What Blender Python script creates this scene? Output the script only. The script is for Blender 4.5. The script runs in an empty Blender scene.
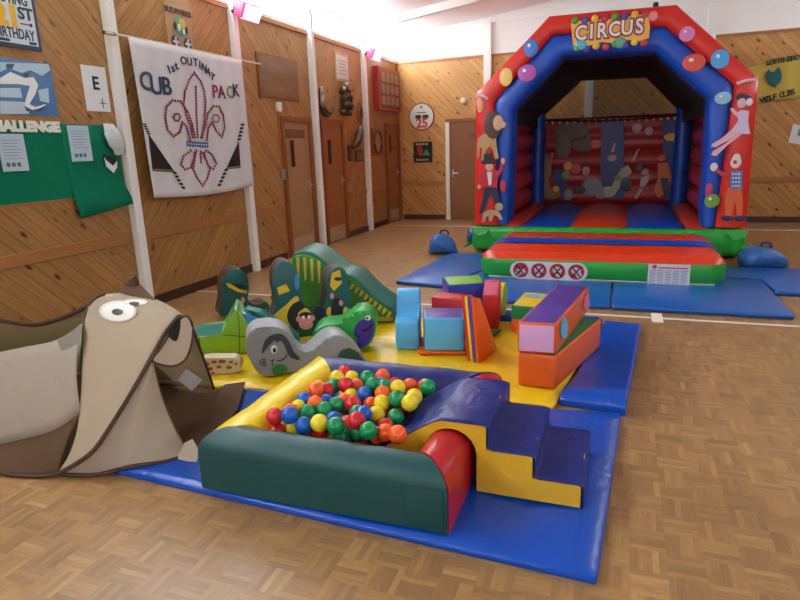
import bpy, bmesh, math, random
import numpy as np
from mathutils import Vector, Matrix
random.seed(7)
C = bpy.context.scene.collection
V = Vector
# ------------------------------------------------------------------ camera
FPX, PITCH, ROLL, YAW = 600.309, 0.2487968, -0.03421368, -0.3569128
CAMLOC = V((4.47859, 0.0, 1.5)); BACK = 12.2335
fw = V((math.sin(YAW)*math.cos(PITCH), math.cos(YAW)*math.cos(PITCH), -math.sin(PITCH)))
r0 = V((math.cos(YAW), -math.sin(YAW), 0)); u0 = r0.cross(fw)
cr = r0*math.cos(ROLL)+u0*math.sin(ROLL); cu = -r0*math.sin(ROLL)+u0*math.cos(ROLL)
cam = bpy.data.cameras.new('camera'); cam.sensor_width = 36; cam.lens = FPX/800*36; cam.clip_start = .05
camo = bpy.data.objects.new('camera', cam); C.objects.link(camo)
M = Matrix((cr, cu, -fw)).transposed().to_4x4(); M.translation = CAMLOC; camo.matrix_world = M
bpy.context.scene.camera = camo
def ray(x, y): return fw+cr*((x-400)/FPX)-cu*((y-300)/FPX)
def hit(x, y, ax, v):
    d = ray(x, y); return CAMLOC+d*((v-CAMLOC[ax])/d[ax])
def PZ(x, y, z=0.0): return hit(x, y, 2, z)
def PY(x, y, Y): return hit(x, y, 1, Y)
def PX(x, y, X=0.0): return hit(x, y, 0, X)
def project(p):
    d = V(p)-CAMLOC; z = d.dot(fw); return 400+FPX*d.dot(cr)/z, 300-FPX*d.dot(cu)/z
class VP:                       # vertical plane through two points of the ground seen in the photograph
    def __init__(s, b1, b2, z=.06, pts=None):
        s.a = PZ(*b1, z) if pts is None else V(pts[0]); s.b = PZ(*b2, z) if pts is None else V(pts[1])
        s.u = (s.b-s.a); s.u.z = 0; s.u.normalize()
        s.n = V((-s.u.y, s.u.x, 0))
        if s.n.dot(s.a-CAMLOC) < 0: s.n = -s.n       # points away from the camera
    def __call__(s, x, y, off=0.0):
        d = ray(x, y); o = s.a+s.n*off; return CAMLOC+d*((o-CAMLOC).dot(s.n)/d.dot(s.n))
# ------------------------------------------------------------------ materials
def lin(c):
    if isinstance(c, str): c = tuple(int(c[i:i+2], 16)/255 for i in (0, 2, 4))
    return tuple(v/12.92 if v <= .04045 else ((v+.055)/1.055)**2.4 for v in c)+(1,)
class NT:
    def __init__(s, name):
        s.m = bpy.data.materials.new(name); s.m.use_nodes = True; s.t = s.m.node_tree; s.t.nodes.clear()
        s.out = s.n('ShaderNodeOutputMaterial'); s.b = s.n('ShaderNodeBsdfPrincipled'); s.l(s.b.outputs[0], s.out.inputs[0])
    def n(s, k, **kw):
        nd = s.t.nodes.new(k)
        for a, v in kw.items(): setattr(nd, a, v)
        return nd
    def l(s, a, b): s.t.links.new(a, b)
    def math(s, op, a, b=None, c=None):
        nd = s.n('ShaderNodeMath', operation=op)
        for i, v in enumerate((a, b, c)):
            if v is None: continue
            if isinstance(v, (int, float)): nd.inputs[i].default_value = v
            else: s.l(v, nd.inputs[i])
        return nd.outputs[0]
    def mix(s, f, a, b, blend='MIX'):
        nd = s.n('ShaderNodeMix', data_type='RGBA', blend_type=blend)
        for i, v in ((0, f), (6, a), (7, b)):
            if isinstance(v, (int, float, tuple)): nd.inputs[i].default_value = v
            else: s.l(v, nd.inputs[i])
        return nd.outputs[2]
    def comb(s, x, y, z):
        nd = s.n('ShaderNodeCombineXYZ')
        for i, v in enumerate((x, y, z)):
            if isinstance(v, (int, float)): nd.inputs[i].default_value = v
            else: s.l(v, nd.inputs[i])
        return nd.outputs[0]
    def pos(s):
        g = s.n('ShaderNodeNewGeometry'); sp = s.n('ShaderNodeSeparateXYZ'); s.l(g.outputs['Position'], sp.inputs[0]); return sp.outputs
    def bump(s, h, strength, dist=.01):
        b = s.n('ShaderNodeBump'); b.inputs['Strength'].default_value = strength; b.inputs['Distance'].default_value = dist
        s.l(h, b.inputs['Height']); s.l(b.outputs[0], s.b.inputs['Normal'])
MC = {}
def flat(name, col, rough=.6, metal=0, spec=.5):
    if name in MC: return MC[name]
    t = NT(name); t.b.inputs['Base Color'].default_value = lin(col); t.b.inputs['Roughness'].default_value = rough
    t.b.inputs['Metallic'].default_value = metal; t.b.inputs['Specular IOR Level'].default_value = spec
    MC[name] = t.m; return t.m
def vinyl(name, col, rough=.38, wr=.25, scale=7, dist=.02):
    if name in MC: return MC[name]
    t = NT(name); co = t.n('ShaderNodeNewGeometry')
    nz = t.n('ShaderNodeTexNoise'); nz.inputs['Scale'].default_value = scale; nz.inputs['Detail'].default_value = 3; nz.inputs['Distortion'].default_value = 1.2
    t.l(co.outputs['Position'], nz.inputs['Vector'])
    c = lin(col); d = tuple(v*.86 for v in c[:3])+(1,)
    t.l(t.mix(nz.outputs['Fac'], c, d), t.b.inputs['Base Color'])
    t.b.inputs['Roughness'].default_value = rough; t.bump(nz.outputs['Fac'], wr, dist)
    MC[name] = t.m; return t.m
def cloth(name, col, rough=.85, wr=.35, scale=9, trans=0):
    if name in MC: return MC[name]
    t = NT(name); co = t.n('ShaderNodeNewGeometry')
    nz = t.n('ShaderNodeTexNoise'); nz.inputs['Scale'].default_value = scale; nz.inputs['Detail'].default_value = 4; nz.inputs['Distortion'].default_value = .8
    t.l(co.outputs['Position'], nz.inputs['Vector'])
    c = lin(col); d = tuple(v*.85 for v in c[:3])+(1,)
    t.l(t.mix(nz.outputs['Fac'], c, d), t.b.inputs['Base Color'])
    t.b.inputs['Roughness'].default_value = rough; t.b.inputs['Specular IOR Level'].default_value = .2
    t.bump(nz.outputs['Fac'], wr, .02)
    if trans:
        tr = t.n('ShaderNodeBsdfTranslucent'); tr.inputs[0].default_value = c
        mx = t.n('ShaderNodeMixShader'); mx.inputs[0].default_value = trans
        t.l(t.b.outputs[0], mx.inputs[1]); t.l(tr.outputs[0], mx.inputs[2]); t.l(mx.outputs[0], t.out.inputs[0])
    MC[name] = t.m; return t.m
def emit(name, col, s):
    t = NT(name); t.b.inputs['Base Color'].default_value = lin(col); t.b.inputs['Emission Color'].default_value = lin(col); t.b.inputs['Emission Strength'].default_value = s
    return t.m
def panelling(name, axis, sign, c1, c2, w=.098):
    t = NT(name); p = t.pos(); h = p[0] if axis == 'x' else p[1]; v = p[2]
    s_ = t.math('MULTIPLY', t.math('ADD', h, v) if sign > 0 else t.math('SUBTRACT', h, v), .7071/w)
    tt = t.math('MULTIPLY', t.math('SUBTRACT', h, v) if sign > 0 else t.math('ADD', h, v), .7071)
    bid = t.math('FLOOR', s_); fr = t.math('FRACT', s_)
    wn = t.n('ShaderNodeTexWhiteNoise', noise_dimensions='1D'); t.l(bid, wn.inputs['W'])
    off = t.math('MULTIPLY', wn.outputs['Value'], 13.0)
    nz = t.n('ShaderNodeTexNoise'); nz.inputs['Scale'].default_value = 1; nz.inputs['Detail'].default_value = 5; nz.inputs['Distortion'].default_value = .6
    t.l(t.comb(t.math('MULTIPLY', s_, 3.4), t.math('ADD', t.math('MULTIPLY', tt, 2.2), off), off), nz.inputs['Vector'])
    base = t.mix(wn.outputs['Value'], lin(c1), lin(c2))
    gr = t.n('ShaderNodeMapRange'); t.l(nz.outputs['Fac'], gr.inputs[0]); gr.inputs[1].default_value = .3; gr.inputs[2].default_value = .7; gr.inputs[3].default_value = .78; gr.inputs[4].default_value = 1.12
    base = t.mix(1.0, base, t.comb(gr.outputs[0], gr.outputs[0], gr.outputs[0]), 'MULTIPLY')
    # knots
    vo = t.n('ShaderNodeTexVoronoi'); vo.inputs['Scale'].default_value = 1
    t.l(t.comb(t.math('MULTIPLY', s_, 1.0), t.math('ADD', t.math('MULTIPLY', tt, 4.2), off), 0.0), vo.inputs['Vector'])
    sel = t.n('ShaderNodeSeparateColor'); t.l(vo.outputs['Color'], sel.inputs[0])
    kr = t.n('ShaderNodeMapRange'); t.l(vo.outputs['Distance'], kr.inputs[0]); kr.inputs[1].default_value = .08; kr.inputs[2].default_value = .24; kr.inputs[3].default_value = 1; kr.inputs[4].default_value = 0
    k = t.math('MULTIPLY', kr.outputs[0], t.math('GREATER_THAN', sel.outputs[0], .36))
    base = t.mix(t.math('MULTIPLY', k, .95), base, lin('2e1408'))
    # groove between boards
    e = t.math('ABSOLUTE', t.math('SUBTRACT', fr, .5))
    g = t.math('GREATER_THAN', e, .455)
    base = t.mix(t.math('MULTIPLY', g, .45), base, lin('4a2610'))
    t.l(base, t.b.inputs['Base Color']); t.b.inputs['Roughness'].default_value = .42; t.b.inputs['Specular IOR Level'].default_value = .4
    t.bump(t.math('SUBTRACT', nz.outputs['Fac'], t.math('MULTIPLY', g, 3.0)), .25, .01)
    return t.m
def woodplain(name, c1, c2, axis=1, rough=.45):
    t = NT(name); p = t.pos(); q = [t.math('MULTIPLY', p[i], 2.0 if i == axis else 26.0) for i in range(3)]
    nz = t.n('ShaderNodeTexNoise'); nz.inputs['Scale'].default_value = 1; nz.inputs['Detail'].default_value = 4; t.l(t.comb(*q), nz.inputs['Vector'])
    t.l(t.mix(nz.outputs['Fac'], lin(c1), lin(c2)), t.b.inputs['Base Color']); t.b.inputs['Roughness'].default_value = rough
    return t.m
def parquet():
    t = NT('parquet'); p = t.pos(); k = 1/.128
    x = t.math('MULTIPLY', t.math('ADD', p[0], 20.0), k); y = t.math('MULTIPLY', t.math('ADD', p[1], 20.0), k)
    cx = t.math('FLOOR', x); cy = t.math('FLOOR', y)
    par = t.math('MODULO', t.math('ADD', cx, cy), 2.0)
    fx = t.math('FRACT', x); fy = t.math('FRACT', y)
    mixf = t.n('ShaderNodeMix'); t.l(par, mixf.inputs[0]); t.l(fx, mixf.inputs[2]); t.l(fy, mixf.inputs[3]); a = t.math('MULTIPLY', mixf.outputs[0], 5.0)
    mixg = t.n('ShaderNodeMix'); t.l(par, mixg.inputs[0]); t.l(fy, mixg.inputs[2]); t.l(fx, mixg.inputs[3]); b = mixg.outputs[0]
    fid = t.math('FLOOR', a); ff = t.math('FRACT', a)
    wn = t.n('ShaderNodeTexWhiteNoise', noise_dimensions='3D'); t.l(t.comb(cx, cy, fid), wn.inputs['Vector'])
    wb = t.n('ShaderNodeTexWhiteNoise', noise_dimensions='2D'); t.l(t.comb(cx, cy, 0.0), wb.inputs['Vector'])
    cr_ = t.n('ShaderNodeValToRGB'); el = cr_.color_ramp.elements
    el[0].position = 0; el[0].color = lin('8a6a47'); el[1].position = 1; el[1].color = lin('b7905f')
    for pos_, c_ in ((.35, '9b764d'), (.8, 'a98354')):
        e = el.new(pos_); e.color = lin(c_)
    t.l(t.math('ADD', t.math('MULTIPLY', wn.outputs['Value'], .74), t.math('MULTIPLY', wb.outputs['Value'], .26)), cr_.inputs[0])
    nz = t.n('ShaderNodeTexNoise'); nz.inputs['Scale'].default_value = 1; nz.inputs['Detail'].default_value = 3
    t.l(t.comb(t.math('MULTIPLY', a, 1.6), t.math('MULTIPLY', b, 1.5), t.math('MULTIPLY', wn.outputs['Value'], 30.0)), nz.inputs['Vector'])
    gr = t.n('ShaderNodeMapRange'); t.l(nz.outputs['Fac'], gr.inputs[0]); gr.inputs[1].default_value = .25; gr.inputs[2].default_value = .75; gr.inputs[3].default_value = .86; gr.inputs[4].default_value = 1.1
    base = t.mix(1.0, cr_.outputs[0], t.comb(gr.outputs[0], gr.outputs[0], gr.outputs[0]), 'MULTIPLY')
    big = t.n('ShaderNodeTexNoise'); big.inputs['Scale'].default_value = .9; t.l(t.comb(p[0], p[1], 0.0), big.inputs['Vector'])
    br = t.n('ShaderNodeMapRange'); t.l(big.outputs['Fac'], br.inputs[0]); br.inputs[1].default_value = .3; br.inputs[2].default_value = .7; br.inputs[3].default_value = .9; br.inputs[4].default_value = 1.06
    base = t.mix(1.0, base, t.comb(br.outputs[0], br.outputs[0], br.outputs[0]), 'MULTIPLY')
    e = t.math('GREATER_THAN', t.math('ABSOLUTE', t.math('SUBTRACT', ff, .5)), .46)
    base = t.mix(t.math('MULTIPLY', e, .22), base, lin('5c3c20'))
    t.l(base, t.b.inputs['Base Color']); t.b.inputs['Roughness'].default_value = .33; t.b.inputs['Specular IOR Level'].default_value = .45
    return t.m
# ------------------------------------------------------------------ objects
WL = {}
def tag(o, label=None, cat=None, group=None, kind=None):
    for k, v in (('label', label), ('category', cat), ('group', group), ('kind', kind)):
        if v: o[k] = v
    return o
def thing(name, label, cat, loc, group=None, kind=None):
    o = bpy.data.objects.new(name, None); o.empty_display_size = .05; C.objects.link(o); o.location = loc; WL[o] = V(loc)
    return tag(o, label, cat, group, kind)
def mk(name, bm, mats, parent=None, smooth=False, label=None, cat=None, group=None, kind=None, ang=40):
    if isinstance(bm, bmesh.types.BMesh):
        bmesh.ops.recalc_face_normals(bm, faces=bm.faces)
        me = bpy.data.meshes.new(name); bm.to_mesh(me); bm.free()
    else: me = bm
    o = bpy.data.objects.new(name, me); C.objects.link(o)
    if parent is not None: loc = WL[parent]
    else:
        co = [v.co for v in me.vertices]
        loc = V(((min(c.x for c in co)+max(c.x for c in co))/2, (min(c.y for c in co)+max(c.y for c in co))/2, min(c.z for c in co)))
    me.transform(Matrix.Translation(-loc)); WL[o] = loc
    if parent is not None: o.parent = parent
    else: o.location = loc
    for m in (mats if isinstance(mats, (list, tuple)) else [mats]): me.materials.append(m)
    if smooth:
        for p in me.polygons: p.use_smooth = True
        me.set_sharp_from_angle(angle=math.radians(ang))
    return tag(o, label, cat, group, kind)
def B(): return bmesh.new()
def bev(bm, geom_faces, w, seg=3):
    es = {e for f in geom_faces for e in f.edges}
    bmesh.ops.bevel(bm, geom=list(es), offset=w, segments=seg, profile=.5, affect='EDGES', clamp_overlap=True)
def prism(bm, pts, vec, mf=0, ms=0, bw=0, seg=3, mb=None):
    vec = V(vec); a = [bm.verts.new(p) for p in pts]; b = [bm.verts.new(V(p)+vec) for p in pts]
    fs = [bm.faces.new(a), bm.faces.new(b[::-1])]; fs[0].material_index = mf; fs[1].material_index = mf if mb is None else mb
    n = len(a)
    for i in range(n):
        f = bm.faces.new((a[i], a[(i+1) % n], b[(i+1) % n], b[i])[::-1]); f.material_index = ms if not isinstance(ms, (list, tuple)) else ms[i]; fs.append(f)
    if bw: bev(bm, fs, bw, seg)
    return fs
def box(bm, x0, x1, y0, y1, z0, z1, m=0, bw=0, seg=2):
    return prism(bm, [(x0, y0, z0), (x1, y0, z0), (x1, y1, z0), (x0, y1, z0)], (0, 0, z1-z0), m, m, bw, seg)
def qbox(bm, base, z0, z1, mats=(0, 0, 0, 0, 0, 0), bw=.012, seg=3):
    """box on a quadrilateral base; mats = bottom, top, then the four sides"""
    pts = [(p[0], p[1], z0) for p in base]
    return prism(bm, pts, (0, 0, z1-z0), mats[0], list(mats[2:]), bw, seg, mats[1])
def grid(bm, rows, m=0, close=False):
    vs = [[bm.verts.new(p) for p in r] for r in rows]
    for i in range(len(vs)-1):
        n = len(vs[i])
        for j in range(n if close else n-1):
            try: f = bm.faces.new((vs[i][j], vs[i][(j+1) % n], vs[i+1][(j+1) % n], vs[i+1][j])); f.material_index = m
            except ValueError: pass
    return vs
def tube(bm, pts, r, seg=8, m=0, cap=True):
    pts = [V(p) for p in pts]; rows = []
    ref = V((0, 0, 1)) if abs((pts[-1]-pts[0]).normalized().z) < .9 else V((1, 0, 0))
    for i, p in enumerate(pts):
        t = (pts[min(i+1, len(pts)-1)]-pts[max(i-1, 0)]).normalized(); a = t.cross(ref).normalized(); b = t.cross(a)
        rr = r[i] if isinstance(r, (list, tuple)) else r
        rows.append([p+a*(rr*math.cos(2*math.pi*k/seg))+b*(rr*math.sin(2*math.pi*k/seg)) for k in range(seg)])
    vs = grid(bm, rows, m, True)
    if cap:
        for q in (vs[0], vs[-1]):
            f = bm.faces.new(q); f.material_index = m
def ball(bm, c, r, sc=(1, 1, 1), m=0, u=16, v=10):
    res = bmesh.ops.create_uvsphere(bm, u_segments=u, v_segments=v, radius=r)
    vs = res['verts']; bmesh.ops.scale(bm, vec=sc, verts=vs); bmesh.ops.translate(bm, vec=c, verts=vs)
    for f in {f for q in vs for f in q.link_faces}: f.material_index = m
def poly(bm, pts, vec, m=0): prism(bm, pts, vec, m, m)
def spline(pts, n=24):
    pts = [V(p) for p in pts]; out = []; k = len(pts)-1
    for i in range(n+1):
        u = i/n*k; j = min(int(u), k-1); f = u-j
        p0, p1, p2, p3 = pts[max(j-1, 0)], pts[j], pts[j+1], pts[min(j+2, k)]
        out.append(.5*((2*p1)+(p2-p0)*f+(2*p0-5*p1+4*p2-p3)*f*f+(3*p1-p0-3*p2+p3)*f**3))
    return out
def coons(bm, left, right, bottom, top, m=0, bulge=0, bn=None, mfun=None):
    """left/right: n+1 points from bottom to top; bottom/top: k+1 points from left to right"""
    n, k = len(left)-1, len(bottom)-1; rows = []
    for i in range(n+1):
        t = i/n; row = []
        for j in range(k+1):
            s = j/k
            p = (1-s)*left[i]+s*right[i]+(1-t)*bottom[j]+t*top[j]-((1-s)*(1-t)*bottom[0]+s*(1-t)*bottom[k]+(1-s)*t*top[0]+s*t*top[k])
            if bulge: p = p+bn*(bulge*math.sin(math.pi*s)*math.sin(math.pi*t))
            row.append(p)
        rows.append(row)
    vs = grid(bm, rows, m); return vs
def solid(o, th, off=-1):
    md = o.modifiers.new('thickness', 'SOLIDIFY'); md.thickness = th; md.offset = off; return o
def text(name, s, c, right, up, size, mat, parent, ext=.002, bold=0, sx=1, font=None, rot=0, center=True):
    cu_ = bpy.data.curves.new(name, 'FONT'); cu_.body = s; cu_.size = size; cu_.extrude = ext; cu_.offset = bold
    cu_.align_x = 'CENTER' if center else 'LEFT'; cu_.align_y = 'CENTER'; cu_.resolution_u = 3
    o = bpy.data.objects.new(name, cu_); C.objects.link(o); dg = bpy.context.evaluated_depsgraph_get(); dg.update()
    me = bpy.data.meshes.new_from_object(o.evaluated_get(dg)); bpy.data.objects.remove(o); bpy.data.curves.remove(cu_)
    right = V(right).normalized(); up = V(up).normalized(); n = right.cross(up)
    cs, sn = math.cos(rot), math.sin(rot)
    Mx = Matrix((right, up, n)).transposed().to_4x4(); Mx.translation = V(c)
    me.transform(Mx @ Matrix.Rotation(rot, 4, 'Z') @ Matrix.Diagonal((sx, 1, 1, 1)))
    me.materials.clear()
    return me if parent == 'mesh' else mk(name, me, mat, parent)
def join_meshes(meshes):
    bm = B()
    for me in meshes: bm.from_mesh(me)
    return bm
ZU = V((0, 0, 1)); YU = V((0, 1, 0)); XU = V((1, 0, 0))
exec_sections = True
# ================================================================== materials used
white = flat('white_paint', 'eef0ec', .55); ceil_m = flat('ceiling_white', 'fbfbf9', .8)
W_A = panelling('panelling_back_slash', 'y', 1, 'b1844f', 'a17543'); W_B = panelling('panelling_slash', 'y', -1, 'ae8148', '9f733d')
W_K = panelling('panelling_end', 'x', 1, 'c69454', 'b68346')
railw = woodplain('rail_wood', '9c6636', 'ac7644'); darkb = woodplain('dark_skirting', '3a2014', '4a2a1c')
jambw = woodplain('jamb_wood', '7c4420', '935628', 2); doorp = woodplain('pale_door', 'a88660', '97744e', 2); doord = woodplain('brown_door', '9a6231', '8a5428', 2)
steel = flat('steel', 'b8b8b8', .3, 1); black = flat('black', '0c0c0e', .5); glassd = flat('dark_glass', '2a2c30', .15)
# ================================================================== the room
RX, RY0 = 9.6, -4.5
bm = B(); box(bm, -.12, RX+.1, RY0-.1, BACK+.12, -.1, 0); mk('floor', bm, parquet(), kind='structure')
PT = 3.16; posts = [4.6-1.94*k for k in (4, 3, 2, 1)]+[4.615, 6.555, 8.48, 10.44]
bm = B(); ys = [RY0]+posts+[BACK]
for i in range(len(ys)-1):
    box(bm, -.12, 0, ys[i], ys[i+1], 0, PT, [1, 0][(len(ys)-i) % 2])
mk('wall_left', bm, [W_B, W_A], kind='structure')
bm = B(); box(bm, -.12, RX+.1, BACK, BACK+.12, 0, PT, 0); box(bm, -.12, RX+.1, BACK, BACK+.12, PT, 4.6, 1); mk('wall_back', bm, [W_K, white], kind='structure')
bm = B(); box(bm, RX, RX+.1, RY0, BACK, 0, PT, 0); mk('wall_right', bm, [W_A], kind='structure')
bm = B(); box(bm, -.12, RX+.1, RY0-.1, RY0, 0, 4.6, 0); mk('wall_front', bm, [flat('magnolia', 'cdbb9c', .8)], kind='structure')
REAR_FILL = emit('rear_fill_pane', 'f6f8ff', 2.2)  # glowing panes added out of view behind the camera as front fill
for k_, (xa, xb) in enumerate(((.8, 3.2), (3.6, 6.0), (6.4, 8.8))):
    bm = B(); box(bm, xa-.06, xb+.06, RY0, RY0+.03, 1.04, 2.96); fr_ = mk('window_%d' % (k_+40), bm, white, kind='structure')  # unseen frame, added to hold the fill panes
    for q_ in range(2):
        bm = B(); w_ = (xb-xa)/2; box(bm, xa+w_*q_+.03, xa+w_*(q_+1)-.03, RY0+.03, RY0+.04, 1.1, 2.9); mk('pane', bm, REAR_FILL, fr_)
ZC = 3.60; SL = .128; RIDGE = RX/2
bm = B()
prism(bm, [(-.12, RY0-.1, ZC), (RIDGE, RY0-.1, ZC+SL*RIDGE), (RX+.1, RY0-.1, ZC), (RX+.1, RY0-.1, ZC+.1), (RIDGE, RY0-.1, ZC+SL*RIDGE+.1), (-.12, RY0-.1, ZC+.1)], (0, BACK+.22-RY0, 0))
mk('ceiling', bm, ceil_m, kind='structure')
for k, y in enumerate(posts):           # portal frames: post + rafter
    bm = B(); box(bm, 0, .085, y-.03, y+.065, 0, 3.5, 0, .006, 1); mk('trim_%d' % (k+1), bm, white, kind='structure')
    bm = B(); prism(bm, [(0.0, y-.05, 3.47), (RIDGE, y-.05, 3.47+SL*RIDGE), (RX, y-.05, 3.47), (RX, y-.05, ZC), (RIDGE, y-.05, ZC+SL*RIDGE), (0.0, y-.05, ZC)], (0, .1, 0)); mk('trim_%d' % (k+20), bm, white, kind='structure')
for k, x in enumerate((1.9, 3.8, 5.75, 7.7)):
    bm = B(); box(bm, x-.07, x+.07, BACK-.09, BACK, 0, 3.74); mk('trim_%d' % (k+40), bm, white, kind='structure')
bm = B(); box(bm, 0, RX, BACK-.02, BACK, 3.74, 3.80); mk('trim_50', bm, white, kind='structure')
pane = emit('sky_lit_frosted_pane', 'f4f9ff', 29.0); pane2 = emit('sky_lit_pane_right', 'f4f9ff', 14.0)
wn_ = 1
ends = [RY0]+posts+[BACK]
for side in (0, 1):
    for i in range(len(ends)-1):
        a, b = ends[i]+.06, ends[i+1]-.06; x = -.06 if side == 0 else RX+.06
        bm = B(); box(bm, x-.02, x+.02, a, b, 3.24, 3.55); 
        fr = B(); X0, X1 = (-.1, .0) if side == 0 else (RX, RX+.1)
        box(fr, X0, X1, a-.06, b+.06, PT, 3.24); box(fr, X0, X1, a-.06, b+.06, 3.55, ZC+.02)
        for q in (a, (a+b)/2, b): box(fr, X0, X1, q-.03, q+.03, 3.24, 3.55)
        w = mk('window_%d' % wn_, fr, white, kind='structure'); mk('pane', bm, pane if side == 0 else pane2, w); wn_ += 1
bm = B(); box(bm, 0, .025, RY0, BACK, PT-.02, PT+.03); mk('trim_51', bm, railw, kind='structure')
bm = B(); box(bm, 0, RX, BACK-.025, BACK, PT-.02, PT+.02); mk('trim_52', bm, railw, kind='structure')
# dado rails between posts and doors
tn = 53
DOORS = [(7.5, 8.36), (8.68, 9.5), (11.45, 12.2)]
def rails(a, b):
    global tn
    bm = B(); box(bm, 0, .03, a, b, .685, .785, 0, .005, 1); mk('trim_%d' % tn, bm, railw, kind='structure'); tn += 1
edges = [RY0]+posts
for i, (a, b) in enumerate([(RY0, posts[0]), (posts[0], posts[1]), (posts[1], posts[2]), (posts[2], posts[3]), (posts[3], 4.615), (4.615, 6.555), (6.555, 7.42), (9.55, 10.44), (10.44, 11.4)]):
    rails(a+.055, b-.055)
    bm = B(); box(bm, 0, .02, a, b, 0, .1); mk('baseboard_left' if i == 0 else 'baseboard_left_%d' % i, bm, darkb, kind='structure')
for a, b in ((0.08, 1.0), (2.0, RX)):
    bm = B(); box(bm, a, b, BACK-.03, BACK, .70, .79, 0, .005, 1); mk('trim_%d' % tn, bm, railw, kind='structure'); tn += 1
    bm = B(); box(bm, a, b, BACK-.02, BACK, 0, .1); mk('baseboard_back_%d' % tn, bm, darkb, kind='structure')
bm = B(); box(bm, 0, .04, BACK-.04, BACK, 0, PT); mk('trim_70', bm, railw, kind='structure')
# doors of the left wall
signb = flat('sign_brown', '6a4a34', .5); kick = flat('kick_plate', 'b4a68f', .4, .3)
def left_door(n, y0, y1, h, leaf, plate=False, window=True, handle_side=1):
    d = B(); box(d, 0, .02, y0, y1, 0.005, h); d = mk('door_%d' % n, d, leaf, kind='structure')
    f = B(); box(f, 0, .05, y0-.07, y0, 0, h+.07); box(f, 0, .05, y1, y1+.07, 0, h+.07); box(f, 0, .05, y0, y1, h, h+.07); mk('door_frame', f, jambw, d)
    if window: w = B(); wy = y0+.16 if handle_side > 0 else y1-.26; box(w, .02, .026, wy, wy+.1, h-.62, h-.25); mk('door_window', w, glassd, d)
    if plate: p = B(); box(p, .02, .028, y0+.06, y1-.12, h-.22, h-.1); mk('door_sign', p, signb, d)
    k = B(); box(k, .02, .024, y0+.05, y1-.05, .03, .26); mk('kick_plate', k, kick, d)
    hy = y1-.08 if handle_side > 0 else y0+.08
    a = B(); tube(a, [(.02, hy, 1.0), (.07, hy, 1.0), (.07, hy-.1*handle_side, 1.0)], .011); box(a, .02, .026, hy-.025, hy+.025, .92, 1.08); mk('door_handle', a, steel, d, True)
left_door(1, 7.56, 8.28, 1.90, doorp, True); left_door(2, 8.74, 9.42, 1.90, doord); left_door(3, 11.5, 12.12, 1.90, doord, False, False)
d = B(); box(d, 1.12, 1.9, BACK-.02, BACK, .005, 1.95); d = mk('door_4', d, woodplain('flush_door', '8c5c34', '7e4f2a', 2), kind='structure')
f = B(); box(f, 1.04, 1.12, BACK-.05, BACK, 0, 1.96); mk('door_frame', f, white, d, label='white painted jamb')
f = B(); box(f, 1.04, 1.96, BACK-.05, BACK, 1.96, 2.02); mk('door_lintel', f, jambw, d)
f = B(); box(f, 1.55, 1.72, BACK-.028, BACK-.02, 1.62, 1.74); mk('door_sign', f, signb, d)
a = B(); tube(a, [(1.18, BACK-.02, .95), (1.18, BACK-.07, .95), (1.3, BACK-.07, .95)], .012); box(a, 1.155, 1.205, BACK-.026, BACK-.02, .87, 1.03); mk('door_handle', a, steel, d, True, label='white lever handle')
# floor tape
tape = flat('white_tape', 'e8e4d8', .5)
bm = B(); box(bm, .02, RX, 5.40, 5.44, 0, .003); mk('floor_line', bm, tape, label='white line across the floor between the soft play mats and the castle mats', cat='floor line')
bm = B(); box(bm, .3, RX, 11.15, 11.19, 0, .003); mk('floor_line', bm, tape, label='white line on the floor near the far wall', cat='floor line')
bm = B(); box(bm, 4.77, 4.86, 5.28, 5.56, .003, .006); mk('tape_piece', bm, flat('cream_tape', 'f2efdf', .5), label='short piece of cream tape crossing the white floor line', cat='tape')
# ================================================================== things on the left wall
def wpoly(bm, pts, X0, th=.004, m=0):            # flat shape lying on the left wall, traced on the plane x = X0
    prism(bm, [PX(x, y, X0) for x, y in pts], (th, 0, 0), m, m)
def wrect(bm, y0, y1, z0, z1, X0, th=.004, m=0, bw=0): box(bm, X0, X0+th, y0, y1, z0, z1, m, bw)
R_L, R_B = (0, 1, 0), (1, 0, 0)
def ltext(name, s, y, z, X0, size, mat, parent, **k): return text(name, s, (X0, y, z), R_L, (0, 0, 1), size, mat, parent, **k)
ink = flat('dark_ink', '1c2230', .6); paper = flat('paper', 'e4e8ee', .7); paperb = flat('pale_blue_paper', 'b9cfe0', .7)
# birthday poster
t = thing('poster', 'white framed poster with large yellow 21ST lettering, high up at the left', 'poster', (0, 3.5, 2.33))
bm = B(); wrect(bm, 3.13, 3.90, 2.345, 3.05, .0, .02); mk('frame', bm, flat('navy_frame', '2c4a66', .5), t)
bm = B(); wrect(bm, 3.155, 3.87, 2.375, 3.02, .022, .003); mk('sheet', bm, flat('poster_white', 'd5e2ea', .6), t)
ltext('lettering', 'SCOUTING', 3.64, 2.695, .026, .105, flat('poster_navy', '2a3c5a', .6), t, sx=.72, bold=.002)
ltext('number', '21', 3.635, 2.565, .0262, .21, flat('poster_yellow', 'e8b83a', .6), t, bold=.014)
ltext('lettering', 'ST', 3.795, 2.60, .0265, .12, MC['poster_navy'], t, bold=.004)
ltext('lettering', 'BIRTHDAY', 3.68, 2.445, .026, .105, MC['poster_navy'], t, sx=.66, bold=.002)
bm = B(); wrect(bm, 3.74, 3.84, 2.523, 2.531, .026); ball(bm, (.027, 3.83, 2.527), .014, (.2, 1, 1)); wrect(bm, 3.2, 3.62, 2.382, 2.402, .026); wrect(bm, 3.79, 3.85, 2.382, 2.402, .026); mk('rule_marks', bm, MC['poster_navy'], t)
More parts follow.
